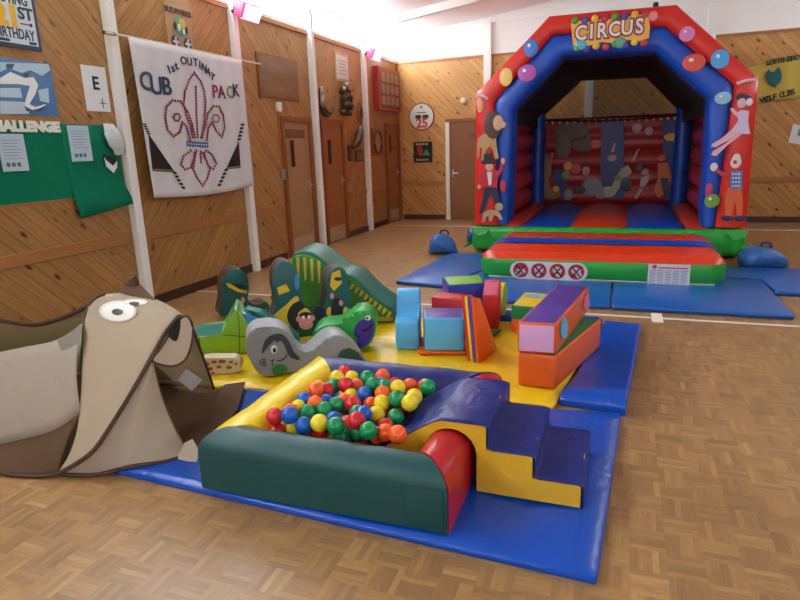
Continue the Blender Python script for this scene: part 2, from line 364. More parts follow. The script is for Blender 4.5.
# blue poster with crumpled white shape
t = thing('poster', 'blue glossy poster with a white winding shape, above the green board', 'poster', (0, 3.6, 1.84))
bm = B(); wrect(bm, 3.13, 3.965, 1.845, 2.26, .0, .008); mk('sheet', bm, flat('poster_blue', '3f74ad', .25), t)
bm = B(); wpoly(bm, [(0, 78), (10, 72), (24, 78), (33, 77), (38, 85), (35, 94), (29, 104), (35, 107), (46, 104), (44, 107), (32, 110), (24, 106), (27, 94), (30, 86), (18, 84), (0, 84)], .011); mk('white_shape', bm, flat('glossy_white', 'e6eef0', .25), t)
bm = B(); wpoly(bm, [(0, 62), (48, 64), (50, 70), (42, 76), (30, 70), (22, 73), (8, 68), (0, 72)], .0105); wpoly(bm, [(38, 90), (48, 88), (49, 103), (40, 101)], .0105); wpoly(bm, [(0, 88), (20, 88), (22, 98), (0, 97)], .0105); mk('pale_patch', bm, flat('poster_pale', 'a9cfe0', .3), t)
bm = B(); wpoly(bm, [(6, 64), (14, 64), (12, 69), (6, 68)], .0125); wpoly(bm, [(22, 74), (30, 72), (27, 78)], .0125); wpoly(bm, [(24, 106), (34, 111), (46, 105), (40, 112), (26, 111)], .0125); mk('dark_patch', bm, flat('poster_dark', '22384a', .3), t)
bm = B(); wpoly(bm, [(0, 101), (24, 102), (29, 114), (0, 114)], .0115); mk('caption_panel', bm, paperb, t)
# compass sheet
t = thing('paper_sheet', 'white sheet with a large letter E and a small compass cross', 'paper', (0, 4.42, 1.9))
bm = B(); wrect(bm, 4.275, 4.545, 1.905, 2.29, .0, .003); mk('sheet', bm, paper, t)
ltext('letter', 'E', 4.41, 2.14, .0055, .155, ink, t, bold=.004)
bm = B(); wrect(bm, 4.455, 4.461, 1.935, 2.02, .005); wrect(bm, 4.42, 4.497, 1.974, 1.98, .005); mk('compass_cross', bm, ink, t)
# green board
t = thing('noticeboard', 'green felt noticeboard spelling out a white CHALLENGE heading', 'noticeboard', (0, 3.7, 1.0))
gfelt = cloth('green_felt', '0c7a5c', .95, .2)
bm = B(); wrect(bm, 2.9, 4.54, 1.17, 1.79, .0, .02); mk('board', bm, gfelt, t)
bm = B(); wrect(bm, 2.9, 4.54, 1.785, 1.80, .0, .026); wrect(bm, 2.9, 3.95, 1.145, 1.17, .0, .026); mk('frame', bm, railw, t)
bm = B(); rows = []
for z_, x_, ya, yb, dz in ((1.785, .023, 3.95, 4.54, 0), (1.6, .023, 3.95, 4.545, 0), (1.42, .023, 3.955, 4.55, 0), (1.25, .026, 3.955, 4.555, 0), (1.14, .045, 3.96, 4.575, .03), (.99, .07, 3.97, 4.60, .075)):
    rows.append([V((x_+.004*math.sin(k*1.3), ya+(yb-ya)*k/10, z_+dz*k/10)) for k in range(11)])
grid(bm, rows); o = mk('hanging_cloth', bm, gfelt, t, True, label='loose corner of green felt hanging below the board'); solid(o, .005, 0)
ltext('heading', 'CHALLENGE', 3.60, 1.755, .026, .105, flat('felt_white', 'e9efe8', .8), t, bold=.008, sx=1.15)
for y0, y1, z0, z1, nm in ((3.36, 3.58, 1.42, 1.70, 'white notice sheet pinned at the left of the green board'), (4.0, 4.22, 1.475, 1.775, 'white notice sheet pinned in the middle of the green board')):
    q = thing('notice', nm, 'paper', (.04, (y0+y1)/2, z0)); X = .036
    bm = B(); wrect(bm, y0, y1, z0, z1, X, .003); mk('sheet', bm, paperb, q)
    bm = B()
    for k in range(7): wrect(bm, y0+.03, y1-.03-.02*(k % 3), z1-.05-.023*k, z1-.045-.023*k, X+.003, .0015)
    mk('printed_lines', bm, flat('print_grey', '7f98ac', .7), q)
    bm = B()
    for k in range(3): ball(bm, (X+.004, y0+.05+.045*k, z0+.05), .018, (.15, 1, 1))
    mk('printed_emblems', bm, flat('print_dark', '5b6f88', .7), q)
t = thing('plastic_bag', 'clear plastic bag hanging at the right edge of the green board', 'bag', (.04, 4.45, 1.5))
bm = B(); rows = []
for i in range(9):
    f = i/8; z = 1.80-.28*f; yc = 4.43+.075*f; w = .055+.05*math.sin(math.pi*min(f*1.1, 1)); d = .02+.045*math.sin(math.pi*f)
    rows.append([V((.05+d*(1+math.cos(a))*.5+random.uniform(-.006, .006), yc+w*math.sin(a)*1.0, z+random.uniform(-.008, .008))) for a in [2*math.pi*k/12 for k in range(12)]])
grid(bm, rows, 0, True); mk('bag', bm, vinyl('clear_polythene', 'e3eef0', .12, 1.0, 26), t, True)
t = thing('pennant', 'small black and white arrow badge hanging below the plastic bag', 'badge', (.04, 4.42, 1.38))
bm = B(); prism(bm, [(.045, 4.34, 1.50), (.045, 4.42, 1.45), (.045, 4.48, 1.46), (.045, 4.47, 1.41), (.045, 4.42, 1.36), (.045, 4.35, 1.42)], (.008, 0, 0)); mk('white_arrow', bm, paper, t)
bm = B(); prism(bm, [(.05, 4.33, 1.53), (.05, 4.46, 1.49), (.05, 4.46, 1.455), (.05, 4.42, 1.425), (.05, 4.35, 1.48)], (.008, 0, 0)); mk('black_chevron', bm, black, t)
# totem panel above the banner
t = thing('painted_panel', 'light brown painted panel with a round green emblem, above the cub banner', 'panel', (0, 5.62, 2.58))
bm = B(); wrect(bm, 5.42, 5.82, 2.50, 3.12, .0, .02); mk('board', bm, flat('panel_tan', 'a9865f', .6), t)
ltext('lettering', 'BULWARKS', 5.62, 2.945, .024, .075, flat('panel_ink', '4c4a3e', .7), t, bold=.003, sx=1.05)
bm = B(); ball(bm, (.024, 5.63, 2.80), .095, (.06, 1, 1)); mk('emblem', bm, flat('emblem_green', '4d8f7a', .6), t)
bm = B(); ball(bm, (.03, 5.655, 2.83), .055, (.1, 1, 1)); mk('emblem_centre', bm, flat('emblem_yellow', 'b5ad4e', .6), t)
bm = B(); ball(bm, (.032, 5.60, 2.79), .035, (.1, .6, 1)); ball(bm, (.032, 5.67, 2.76), .03, (.1, .6, 1)); mk('emblem_feathers', bm, paper, t)
bm = B(); ball(bm, (.03, 5.545, 2.80), .04, (.1, .5, 1)); ball(bm, (.03, 5.72, 2.78), .04, (.1, .5, 1)); mk('emblem_wings', bm, ink, t)
for yc in (5.53, 5.72):
    bm = B(); ball(bm, (.024, yc, 2.64), .065, (.08, 1, 1)); q = mk('round_badge', bm, flat('badge_navy', '2e2f4d', .6), t)
    bm = B(); wrect(bm, yc-.012, yc+.012, 2.59, 2.69, .029); wrect(bm, yc-.045, yc+.045, 2.63, 2.655, .029); mk('badge_cross', bm, paper, q)
# the cub pack banner
t = thing('banner', 'white cloth banner with a red dotted fleur-de-lis hanging from a thin pole', 'banner', (.12, 5.65, 1.08))
BX = .14
bm = B(); rows = []
for i in range(25):
    f = i/24; z = 2.565+(1.10+.03*math.sin(0)-2.565)*f; row = []
    for j in range(37):
        s = j/36; y = 4.74+.06*f+(1.79-.04*f)*s; zz = z-(.04*math.sin(math.pi*s)*f)+.03*(1-f)*0
        row.append(V((BX+.006*math.sin(s*19)*f+.004*math.sin(s*41+f*3), y, zz)))
    rows.append(row)
grid(bm, rows); o = mk('cloth', bm, cloth('banner_cotton', 'dfe0e4', .9, .15, 6), t, True); solid(o, .004)
bm = B(); tube(bm, [(.12, 4.5, 2.57), (.12, 6.98, 2.57)], .012); mk('pole', bm, flat('pole_cream', 'cdbda8', .5), t, True)
bm = B(); tube(bm, [(.085, 4.50, 2.575), (.12, 4.60, 2.57)], .016); mk('pole_finial', bm, darkb, t, True)
red_b = flat('applique_red', '8c2c3c', .8); navy_b = flat('applique_navy', '22304a', .8)
BXD = BX+.016
def dots(bm, pts, step=3.0, r=.0155):
    acc = []; 
    for (x0, y0), (x1, y1) in zip(pts, pts[1:]):
        L = math.hypot(x1-x0, y1-y0); n = max(1, round(L/step))
        acc += [(x0+(x1-x0)*k/n, y0+(y1-y0)*k/n) for k in range(n)]
    for x, y in acc: ball(bm, PX(x, y, BXD), r, (.35, 1.15, .9), 0, 8, 5)
def Z8(l): return [(120+u/3.529, 30+v/3.529) for u, v in l]
bm = B()
for l in ([(262, 150), (245, 175), (230, 215), (225, 260), (235, 300), (250, 340), (258, 388)], [(262, 150), (285, 180), (298, 215), (303, 255), (300, 300), (296, 340), (290, 388)], [(268, 200), (270, 290), (275, 388)],
          [(248, 388), (235, 340), (220, 325), (212, 360), (190, 375), (168, 350), (160, 310), (165, 270), (185, 248), (215, 252), (240, 290), (255, 330), (266, 388)],
          [(308, 388), (312, 345), (325, 325), (340, 355), (360, 378), (370, 345), (365, 300), (350, 270), (330, 268), (310, 295), (303, 335), (283, 388)],
          [(250, 425), (225, 445), (215, 475), (230, 492), (250, 485), (262, 450), (265, 425)], [(305, 425), (325, 440), (340, 470), (330, 490), (312, 480), (300, 445), (297, 425)],
          [(270, 425), (258, 490), (275, 525), (292, 550), (308, 525), (318, 490), (290, 425)], [(285, 430), (287, 475)]): dots(bm, Z8(l), 2.7)
mk('fleur_de_lis', bm, red_b, t, True)
bm = B()
for c in ((201, 308), (339, 312)): dots(bm, Z8([(c[0]+13*math.cos(a), c[1]+14*math.sin(a)) for a in [k*math.pi/3 for k in range(7)]]), 2.4, .012)
mk('star', bm, red_b, t, True)
bm = B()
for v in (398, 409): dots(bm, Z8([(240, v-3), (318, v+3)]), 2.4, .016)
mk('blue_band', bm, flat('applique_blue', '3c6a9c', .8), t, True)
bm = B()
for l in ([(101, 370), (116, 497), (192, 502)], [(418, 395), (424, 487), (374, 492)]): wpoly(bm, Z8(l), BXD-.006, .008)
for a, b in (((85, 330), (103, 372)), ((190, 500), (228, 565)), ((433, 330), (418, 395)), ((376, 490), (346, 556))):
    for k in range(5):
        f, g = k/5, (k+.62)/5; p = [(a[0]+(b[0]-a[0])*q, a[1]+(b[1]-a[1])*q) for q in (f, g)]
        wpoly(bm, Z8([(p[0][0]-5, p[0][1]), (p[0][0]+5, p[0][1]), (p[1][0]+5, p[1][1]), (p[1][0]-5, p[1][1])]), BXD-.006, .008)
mk('black_scarf', bm, black, t)
bm = B()
for a, b in (((118, 490), (190, 494)), ((376, 486), (423, 480))): wpoly(bm, Z8([a, b, (b[0], b[1]+4), (a[0], a[1]+4)]), BXD+.003, .004)
mk('scarf_braid', bm, flat('braid_olive', '8b925a', .8), t)
ms = []
for ch, u, v, sz, rot in (('1', 262, 200, .10, .55), ('s', 286, 188, .10, .5), ('t', 310, 172, .10, .4), ('O', 358, 140, .095, .2), ('U', 398, 148, .095, .05), ('T', 438, 152, .095, -.1), ('I', 466, 166, .095, -.25), ('N', 494, 186, .095, -.4), ('A', 522, 212, .095, -.55), ('T', 552, 248, .095, -.7)):
    p = PX(130+u/6.667, 40+v/6.667, BXD); ms.append(text('lettering', ch, p, R_L, (0, 0, 1), sz*1.15, None, 'mesh', bold=.002, rot=rot*.6, sx=1.1))
mk('lettering', join_meshes(ms), navy_b, t, label='dark blue sewn letters of the arched line')
for ch, u, v, sz, col, rot in (('C', 108, 280, .24, '46505c', 0), ('U', 178, 310, .24, '2a3f66', 0), ('B', 245, 314, .24, '31434c', 0), ('P', 568, 348, .19, '9a3c56', 0), ('A', 612, 352, .19, '7d2e48', 0), ('C', 668, 352, .19, '7d8a68', 0), ('K', 706, 340, .19, '38424a', 0)):
    text('letter', ch, PX(130+u/6.667, 40+v/6.667, BXD), R_L, (0, 0, 1), sz, flat('letter_'+col, col, .8), t, bold=.004, rot=rot, sx=1.05)
# red floodlights on two posts
redl = emit('red_lamp_glass', 'ff8fc0', 3.2)
def floodlight(y, lab, aim):
    t = thing('floodlight', lab, 'floodlight', (.1, y, 3.08), 'red floodlights on the posts'); yc = y+.14
    bm = B(); prism(bm, [(.13, yc-.19, 3.06), (.13, yc+.19, 3.06), (.2, yc+.19, 3.22), (.2, yc-.19, 3.22)], (.11, 0, -.05), 0, 0, .012); mk('housing', bm, flat('floodlight_pink', 'c0406a', .5), t, True)
    bm = B(); prism(bm, [(.205, yc-.17, 3.018), (.205, yc+.17, 3.018), (.285, yc+.17, 3.168), (.285, yc-.17, 3.168)], (.035, 0, -.016)); mk('lamp_glass', bm, redl, t)
    bm = B(); tube(bm, [(.08, y, 3.1), (.14, y+.04, 3.13)], .02); tube(bm, [(.14, yc-.17, 3.13), (.14, yc+.17, 3.13)], .012); mk('bracket', bm, black, t, True)
    L = bpy.data.lights.new('red_lamp_light', 'SPOT'); L.energy = 3.5; L.color = (1, .12, .25); L.spot_size = 2.4; L.spot_blend = .8; L.shadow_soft_size = .1
    o = bpy.data.objects.new('lamp_light', L); C.objects.link(o); o.parent = t; o.location = V((.33, .14, .0)); o.rotation_euler = aim
floodlight(6.5, 'pink glowing floodlight on the nearer post, above the cub banner', (math.radians(55), 0, math.radians(145)))
floodlight(10.42, 'small pink glowing floodlight on the farther post by the red-edged board', (math.radians(55), 0, math.radians(145)))
# framed picture
t = thing('framed_picture', 'large dark glossy picture board above the pale door', 'picture', (0, 7.57, 2.18))
bm = B(); wrect(bm, 7.05, 8.09, 2.19, 2.74, .0, .02); mk('frame', bm, jambw, t)
pt = NT('sepia_picture'); p_ = pt.pos(); nz = pt.n('ShaderNodeTexNoise'); nz.inputs['Scale'].default_value = 2.2; nz.inputs['Detail'].default_value = 4; pt.l(pt.comb(pt.math('MULTIPLY', p_[1], .6), pt.math('MULTIPLY', p_[2], 2.5), 0.), nz.inputs['Vector'])
pt.l(pt.mix(nz.outputs['Fac'], lin('5c3e28'), lin('a07a58')), pt.b.inputs['Base Color']); pt.b.inputs['Roughness'].default_value = .2
bm = B(); wrect(bm, 7.075, 8.065, 2.215, 2.715, .022, .003); mk('picture', bm, pt.m, t)
t = thing('call_unit', 'small white box with a conduit running down beside the pale door', 'switch', (0, 7.45, 1.1))
bm = B(); wrect(bm, 7.44, 7.53, 2.03, 2.15, 0, .05, 0, .006); mk('box', bm, white, t)
bm = B(); wrect(bm, 7.475, 7.495, 1.25, 2.03, 0, .02); mk('conduit', bm, railw, t)
bm = B(); wrect(bm, 7.42, 7.54, 1.12, 1.26, 0, .05, 0, .01); mk('steel_box', bm, flat('steel_grey', 'a3a6ac', .35, .6), t)
t = thing('certificate', 'pale framed certificate high on the wall above the brown door', 'picture', (0, 9.6, 2.59))
bm = B(); wrect(bm, 9.34, 9.86, 2.59, 3.03, .0, .02); mk('frame', bm, flat('pale_frame', 'b3a078', .5), t)
bm = B(); wrect(bm, 9.38, 9.82, 2.63, 2.99, .022, .003); mk('sheet', bm, flat('certificate_paper', 'cfd3c4', .5), t)
bm = B(); [wrect(bm, 9.44+.03*(k % 2), 9.76-.03*(k % 3), 2.9-.05*k, 2.915-.05*k, .025, .002) for k in range(5)]; mk('printed_lines', bm, flat('certificate_print', '8f9a98', .6), t)
# carved ornaments and small pictures (between the posts)
brz = flat('dark_bronze', '4a3626', .35, .4); sil = flat('tarnished_silver', '9c968e', .35, .6)
t = thing('wall_ornament', 'silver and brown antlered ornament beside the post, above the brown door', 'ornament', (0, 8.8, 2.1), 'wall ornaments')
bm = B(); ball(bm, (.06, 8.72, 2.38), .055, (.8, .8, 1.2)); ball(bm, (.06, 8.73, 2.25), .08, (.7, .8, 1.4)); mk('figure', bm, sil, t, True)
bm = B(); tube(bm, spline([(.04, 8.72, 2.2), (.05, 8.85, 2.1), (.05, 9.0, 2.06), (.05, 9.1, 2.14)]), .035); tube(bm, spline([(.04, 8.7, 2.14), (.05, 8.82, 2.04), (.05, 8.9, 2.02)]), .03); mk('horn', bm, brz, t, True)
t = thing('wall_ornament', 'dark carved pair of figures above the corner of the brown door', 'ornament', (0, 9.65, 2.05), 'wall ornaments')
bm = B()
for yy, h in ((9.5, .40), (9.62, .46), (9.74, .42)): tube(bm, spline([(.04, yy, 2.05), (.07, yy+.03, 2.05+h*.5), (.05, yy-.01, 2.05+h)]), [.03+.03*math.sin(k*.5)**2 for k in range(25)])
mk('carving', bm, brz, t, True)
bm = B(); ball(bm, (.07, 9.62, 2.53), .05); ball(bm, (.07, 9.5, 2.46), .045); mk('carved_heads', bm, sil, t, True)
t = thing('wall_plaque', 'dark oval shield plaque left of the second far post', 'plaque', (0, 10.27, 1.95))
bm = B(); ball(bm, (.02, 10.27, 2.12), .2, (.12, .55, 1)); mk('shield', bm, jambw, t, True)
bm = B(); ball(bm, (.045, 10.27, 2.12), .12, (.12, .5, 1)); mk('shield_boss', bm, brz, t, True)
t = thing('wall_ornament', 'dark carved bird with open wings, beside the far post', 'ornament', (0, 9.95, 1.5), 'wall ornaments')
bm = B(); tube(bm, spline([(.05, 9.8, 1.52), (.08, 9.95, 1.62), (.06, 10.1, 1.78), (.05, 10.2, 1.88)]), [.03+.05*math.sin(math.pi*k/24) for k in range(25)]); mk('body', bm, brz, t, True)
bm = B(); prism(bm, [(.05, 9.86, 1.6), (.05, 10.02, 1.7), (.05, 10.2, 1.66), (.05, 10.08, 1.56)], (.03, 0, 0)); mk('wing', bm, sil, t)
for y0, y1, z0, z1, lab in ((9.68, 9.86, 1.3, 1.56, 'small dark framed picture right of the brown door'), (9.98, 10.3, 1.28, 1.48, 'small dark carved plaque under the carved bird')):
    t = thing('small_picture', lab, 'picture', (0, y0, z0), 'small frames by the far post')
    bm = B(); wrect(bm, y0, y1, z0, z1, .0, .025); mk('frame', bm, brz, t)
    bm = B(); wrect(bm, y0+.03, y1-.03, z0+.03, z1-.03, .027, .003); mk('picture', bm, flat('brown_print', '6d4a2c', .4), t)
t = thing('small_picture', 'framed oval picture right of the far post', 'picture', (0, 11.05, 1.35), 'small frames by the far post')
bm = B(); wrect(bm, 10.75, 11.32, 1.36, 1.86, .0, .018); mk('backboard', bm, jambw, t)
bm = B(); tube(bm, [(.03, 11.03+.17*math.sin(a), 1.61+.21*math.cos(a)) for a in [k*math.pi/12 for k in range(25)]], .02); mk('oval_frame', bm, brz, t, True)
bm = B(); ball(bm, (.02, 11.03, 1.61), .16, (.06, 1, 1.2)); mk('oval_print', bm, flat('oval_print', '9c7a54', .4), t)
t = thing('coat_hook', 'narrow dark hook strip on the door in the far left corner', 'hook', (.02, 11.68, 1.4))
bm = B(); box(bm, .021, .045, 11.64, 11.7, 1.4, 1.75); tube(bm, [(.04, 11.67, 1.5), (.09, 11.67, 1.5), (.09, 11.67, 1.55)], .01); mk('strip', bm, brz, t)
# red-edged board
t = thing('display_case', 'red-edged glazed display board in the far left corner', 'display board', (0, 11.55, 2.2))
bm = B(); box(bm, 0, .12, 10.95, 12.1, 2.2, 2.98); mk('frame', bm, flat('case_red', 'a02428', .5), t)
bm = B(); box(bm, .12, .125, 11.0, 12.05, 2.24, 2.94); q = mk('panel', bm, flat('case_brown', '6a3a30', .25), t)
bm = B(); [box(bm, .125, .13, 11.08+.24*i, 11.26+.24*i, 2.3+.21*j, 2.46+.21*j) for i in range(4) for j in range(3)]; mk('badges', bm, flat('case_badges', '8a6a5c', .4), q)
# ------------------------------------------------------------------ back wall
def btext(name, s, x, z, Y, size, mat, parent, **k): return text(name, s, (x, Y, z), R_B, (0, 0, 1), size, mat, parent, **k)
def disc(bm, x, z, r, Y, th=.01, n=40, sz=1.0): prism(bm, [(x+r*math.cos(a), Y, z+r*sz*math.sin(a)) for a in [2*math.pi*k/n for k in range(n)]], (0, -th, 0))
bY = BACK
t = thing('round_sign', 'round white wall sign with a red-brown rim and the number 25', 'sign', (.53, BACK, 1.82))
bm = B(); disc(bm, .53, 2.095, .275, bY, .02); mk('rim', bm, flat('rim_red', '8e3a2c', .5), t)
bm = B(); disc(bm, .53, 2.095, .25, bY-.02, .004); mk('face', bm, flat('sign_grey_white', 'c9cbc6', .5), t)
btext('number', '25', .54, 1.96, bY-.026, .25, flat('number_red', 'b03a34', .6), t, bold=.008)
bm = B(); box(bm, .40, .52, bY-.03, bY-.024, 2.06, 2.13); box(bm, .56, .68, bY-.03, bY-.024, 2.06, 2.13); mk('black_marks', bm, ink, t)
bm = B(); disc(bm, .53, 2.28, .025, bY-.024, .004); box(bm, .43, .63, bY-.03, bY-.024, 2.165, 2.185); mk('small_emblem', bm, flat('sign_olive', '6a6a3c', .6), t)
bm = B(); ball(bm, (.54, bY-.026, 2.08), .03, (.7, .1, 1.4)); mk('yellow_mark', bm, flat('sign_yellow', 'c9ab45', .6), t)
t = thing('square_plaque', 'black square plaque with red and green figures under the round sign', 'sign', (.54, BACK, 1.18))
bm = B(); box(bm, .34, .74, bY-.03, bY, 1.18, 1.60, 0, .006); mk('board', bm, black, t)
bm = B(); prism(bm, [(.42, bY-.03, 1.5), (.52, bY-.03, 1.52), (.55, bY-.03, 1.4), (.5, bY-.03, 1.3), (.43, bY-.03, 1.36)], (0, -.005, 0)); mk('red_figure', bm, flat('plaque_red', 'a02a34', .5), t)
bm = B(); prism(bm, [(.57, bY-.03, 1.38), (.62, bY-.03, 1.46), (.68, bY-.03, 1.36), (.7, bY-.03, 1.32), (.52, bY-.03, 1.32)], (0, -.005, 0)); mk('green_figure', bm, flat('plaque_green', '2c8a5a', .5), t)
bm = B(); [box(bm, .4+.07*k, .45+.07*k, bY-.035, bY-.03, z, z+.04) for k in range(4) for z in (1.53, 1.215)]; mk('lettering_bars', bm, flat('plaque_gold', 'a89a5a', .5), t)
t = thing('alarm_bell', 'small cream dome alarm on the end wall above the door', 'alarm', (1.42, BACK, 2.29))
bm = B(); ball(bm, (1.42, BACK-.03, 2.35), .065, (1, .8, 1)); mk('dome', bm, flat('alarm_cream', 'd6cdb4', .4), t, True)
bm = B(); disc(bm, 1.42, 2.35, .075, BACK, .02); mk('base', bm, flat('alarm_base', 'b9b2a0', .5), t)
# yellow flag
t = thing('flag', 'yellow flag with a blue-green wolf head pinned on the end wall', 'flag', (7.0, BACK, 2.0))
bm = B(); rows = []
for i in range(13):
    f = i/12; row = []
    for j in range(25):
        s = j/24; x = 6.30+.12*f+1.35*s; z = (2.60+.30*s)*(1-f)+(1.98+.22*s)*f+.02*math.sin(s*9)*f
        row.append(V((x, BACK-.02-.012*math.sin(s*17+f*2)-.01*f, z)))
    rows.append(row)
grid(bm, rows); o = mk('cloth', bm, cloth('flag_yellow', 'cdb95c', .9, .2), t, True); solid(o, .004)
fY = BACK-.045
bm = B(); prism(bm, [PY(x, y, fY) for x, y in [(768, 69), (771, 72), (774, 72), (778, 67), (781, 70), (782, 78), (780, 83), (776, 86), (775, 88), (772, 86), (768, 82), (766, 76)]], (0, -.006, 0)); mk('wolf_head', bm, flat('flag_teal', '1d6a6e', .8), t)
ms = []
for s, a, b, sz in (('LOTTENBREY', (768, 63), (800, 57), .11), ('WOLF CUBS', (764, 100), (793, 92), .13)):
    n = len(s)
    for k, ch in enumerate(s):
        f = k/(n-1); ms.append(text('l', ch, PY(a[0]+(b[0]-a[0])*f, a[1]+(b[1]-a[1])*f, fY), R_B, (0, 0, 1), sz, None, 'mesh', bold=.004, rot=.2))
mk('lettering', join_meshes(ms), flat('flag_ink', '2b4a3c', .8), t)
t = thing('paper_sheet', 'white paper notice pinned on the end wall at the right edge', 'paper', (7.3, BACK, 1.3))
bm = B(); prism(bm, [(7.13, bY, 1.66), (7.5, bY, 1.60), (7.46, bY, 1.28), (7.09, bY, 1.36)], (0, -.004, 0)); mk('sheet', bm, paper, t)
bm = B(); prism(bm, [(7.22, bY-.005, 1.58), (7.3, bY-.005, 1.57), (7.29, bY-.005, 1.46), (7.21, bY-.005, 1.47)], (0, -.002, 0)); mk('printed_lines', bm, MC['print_grey'], t)
# ================================================================== the bouncy castle
cred = vinyl('castle_red', 'd42a20', .32, .3, 4); cblue = vinyl('castle_blue', '0a4bb8', .32, .3, 4); cgreen = vinyl('castle_green', '25a03c', .32, .3, 4)
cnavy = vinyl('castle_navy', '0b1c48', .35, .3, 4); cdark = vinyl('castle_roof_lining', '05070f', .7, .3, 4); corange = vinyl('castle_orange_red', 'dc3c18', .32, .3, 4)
t = castle = thing('bouncy_castle', 'red, blue and green circus bouncy castle with an arched front', 'bouncy castle', (4.22, 8.4, 0))
CY = 8.5
# bed: a green inflated base with five long tubes on top
bm = B(); box(bm, 2.48, 5.95, 8.38, 11.95, .03, .37, 0, .07, 4); mk('bed', bm, cgreen, t, True)
xs = [2.85, 3.16, 3.83, 4.56, 5.27, 5.58]
for k in range(5):
    a, b = xs[k], xs[k+1]; bm = B(); rows = []
    for j in range(13):
        s = j/12; x = a+(b-a)*s; row = []
        for i in range(13):
            f = i/12; y = 8.45+3.2*f; e = min(1, f*9, (1-f)*9)**.5
            row.append(V((x, y, .345+.025+.07*math.sin(math.pi*s)**.6*e)))
        rows.append(row)
    grid(bm, rows); mk('bed_tube', bm, corange if k % 2 == 0 else cblue, t, True)
# front pad
bm = B(); pts = []
X0, X1, Y0, Y1, R = 2.975, 5.515, 6.59, 8.34, .16
def padrow(z, ins):
    row = []; r = R+.05
    for cx, cy, a0 in ((X1-r, Y0+r, -90), (X1-r, Y1-r, 0), (X0+r, Y1-r, 90), (X0+r, Y0+r, 180)):
        for k in range(7):
            a = math.radians(a0+15*k); row.append(V((cx+(r-ins)*math.cos(a), cy+(r-ins)*math.sin(a), z)))
    return row
prof = [(.045, .06), (.06, .02), (.10, 0), (.21, 0), (.255, .012)]
grid(bm, [padrow(z, i) for z, i in prof], 0, True); o = mk('pad_side', bm, cgreen, castle, True)
prof = [(.255, .012), (.29, .035), (.315, .07), (.335, .12)]
bm = B(); rows = [padrow(z, i) for z, i in prof]; vs = grid(bm, rows, 0, True); bm.faces.new(vs[-1])
mk('pad_top', bm, corange, castle, True)
for a, b, m, nm in ((7.22, 7.62, cblue, 'pad_stripe'),):
    bm = B(); rows = []
    for j in range(9):
        s = j/8; y = a+(b-a)*s
        rows.append([V((x, y, z+.004+.012*math.sin(math.pi*s))) for x, z in [(X0+.008, .25), (X0+.032, .29), (X0+.07, .319), (X0+.12, .336), (X0+.25, .34), (4.25, .342), (X1-.25, .34), (X1-.12, .336), (X1-.07, .319), (X1-.032, .29), (X1-.008, .25)]])
    grid(bm, rows); mk(nm, bm, m, castle, True)
bm = B(); tube(bm, [(x, 6.61+.012*abs(math.sin(x*9)), .05) for x in [3.1+.1*k for k in range(24)]], .012); mk('pad_hem', bm, flat('hem_pale', 'b7c8b6', .5), castle, True)
# safety stickers on the pad
sY = 6.582
bm = B(); pts = []
for cx, a0 in ((4.075, -90), (3.445, 90)):
    for k in range(13): a = math.radians(a0+15*k); pts.append((cx+.10*math.cos(a), sY, .14+.098*math.sin(a)))
prism(bm, pts, (0, -.004, 0)); st = mk('rules_sticker', bm, flat('sticker_white', 'd6dcde', .4), castle, label='white oblong sticker with four red round signs')
for k in range(4):
    cx = 3.465+.197*k; bm = B(); disc(bm, cx, .14, .084, sY-.004, .003, 24); mk('round_symbol', bm, flat('symbol_red', 'b8283c', .4), st)
    bm = B(); disc(bm, cx, .15, .05, sY-.0072, .002, 16, .8) if k else disc(bm, cx, .125, .055, sY-.0072, .002, 16, .6); disc(bm, cx+.02*(k-1.5), .105, .03, sY-.0072, .002, 12); mk('symbol_figure', bm, flat('symbol_pale', 'cfc8d2', .4), st)
    bm = B(); [prism(bm, [(cx-.06*q, sY-.0095, .08), (cx-.045*q, sY-.0095, .075), (cx+.06*q, sY-.0095, .20), (cx+.045*q, sY-.0095, .205)], (0, -.002, 0)) for q in (1, -1)]; mk('symbol_cross', bm, flat('symbol_black', '30181e', .5), st)
bm = B(); box(bm, 4.77, 5.165, sY-.004, sY, .045, .255); st = mk('instruction_label', bm, flat('label_white', 'cfd3dc', .4), castle, label='white printed instruction sheet')
bm = B(); disc(bm, 4.83, .225, .022, sY-.0042, .002, 16); box(bm, 4.87, 5.14, sY-.0065, sY-.0042, .21, .223); mk('red_heading', bm, flat('label_red', 'b04454', .5), st)
bm = B()
for i in range(5):
    for j in range(8): box(bm, 4.785+.074*i, 4.785+.074*i+.05+.012*((i*3+j) % 2), sY-.006, sY-.0042, .06+.0175*j, .068+.0175*j)
mk('printed_lines', bm, flat('label_print', '8f96ac', .6), st)
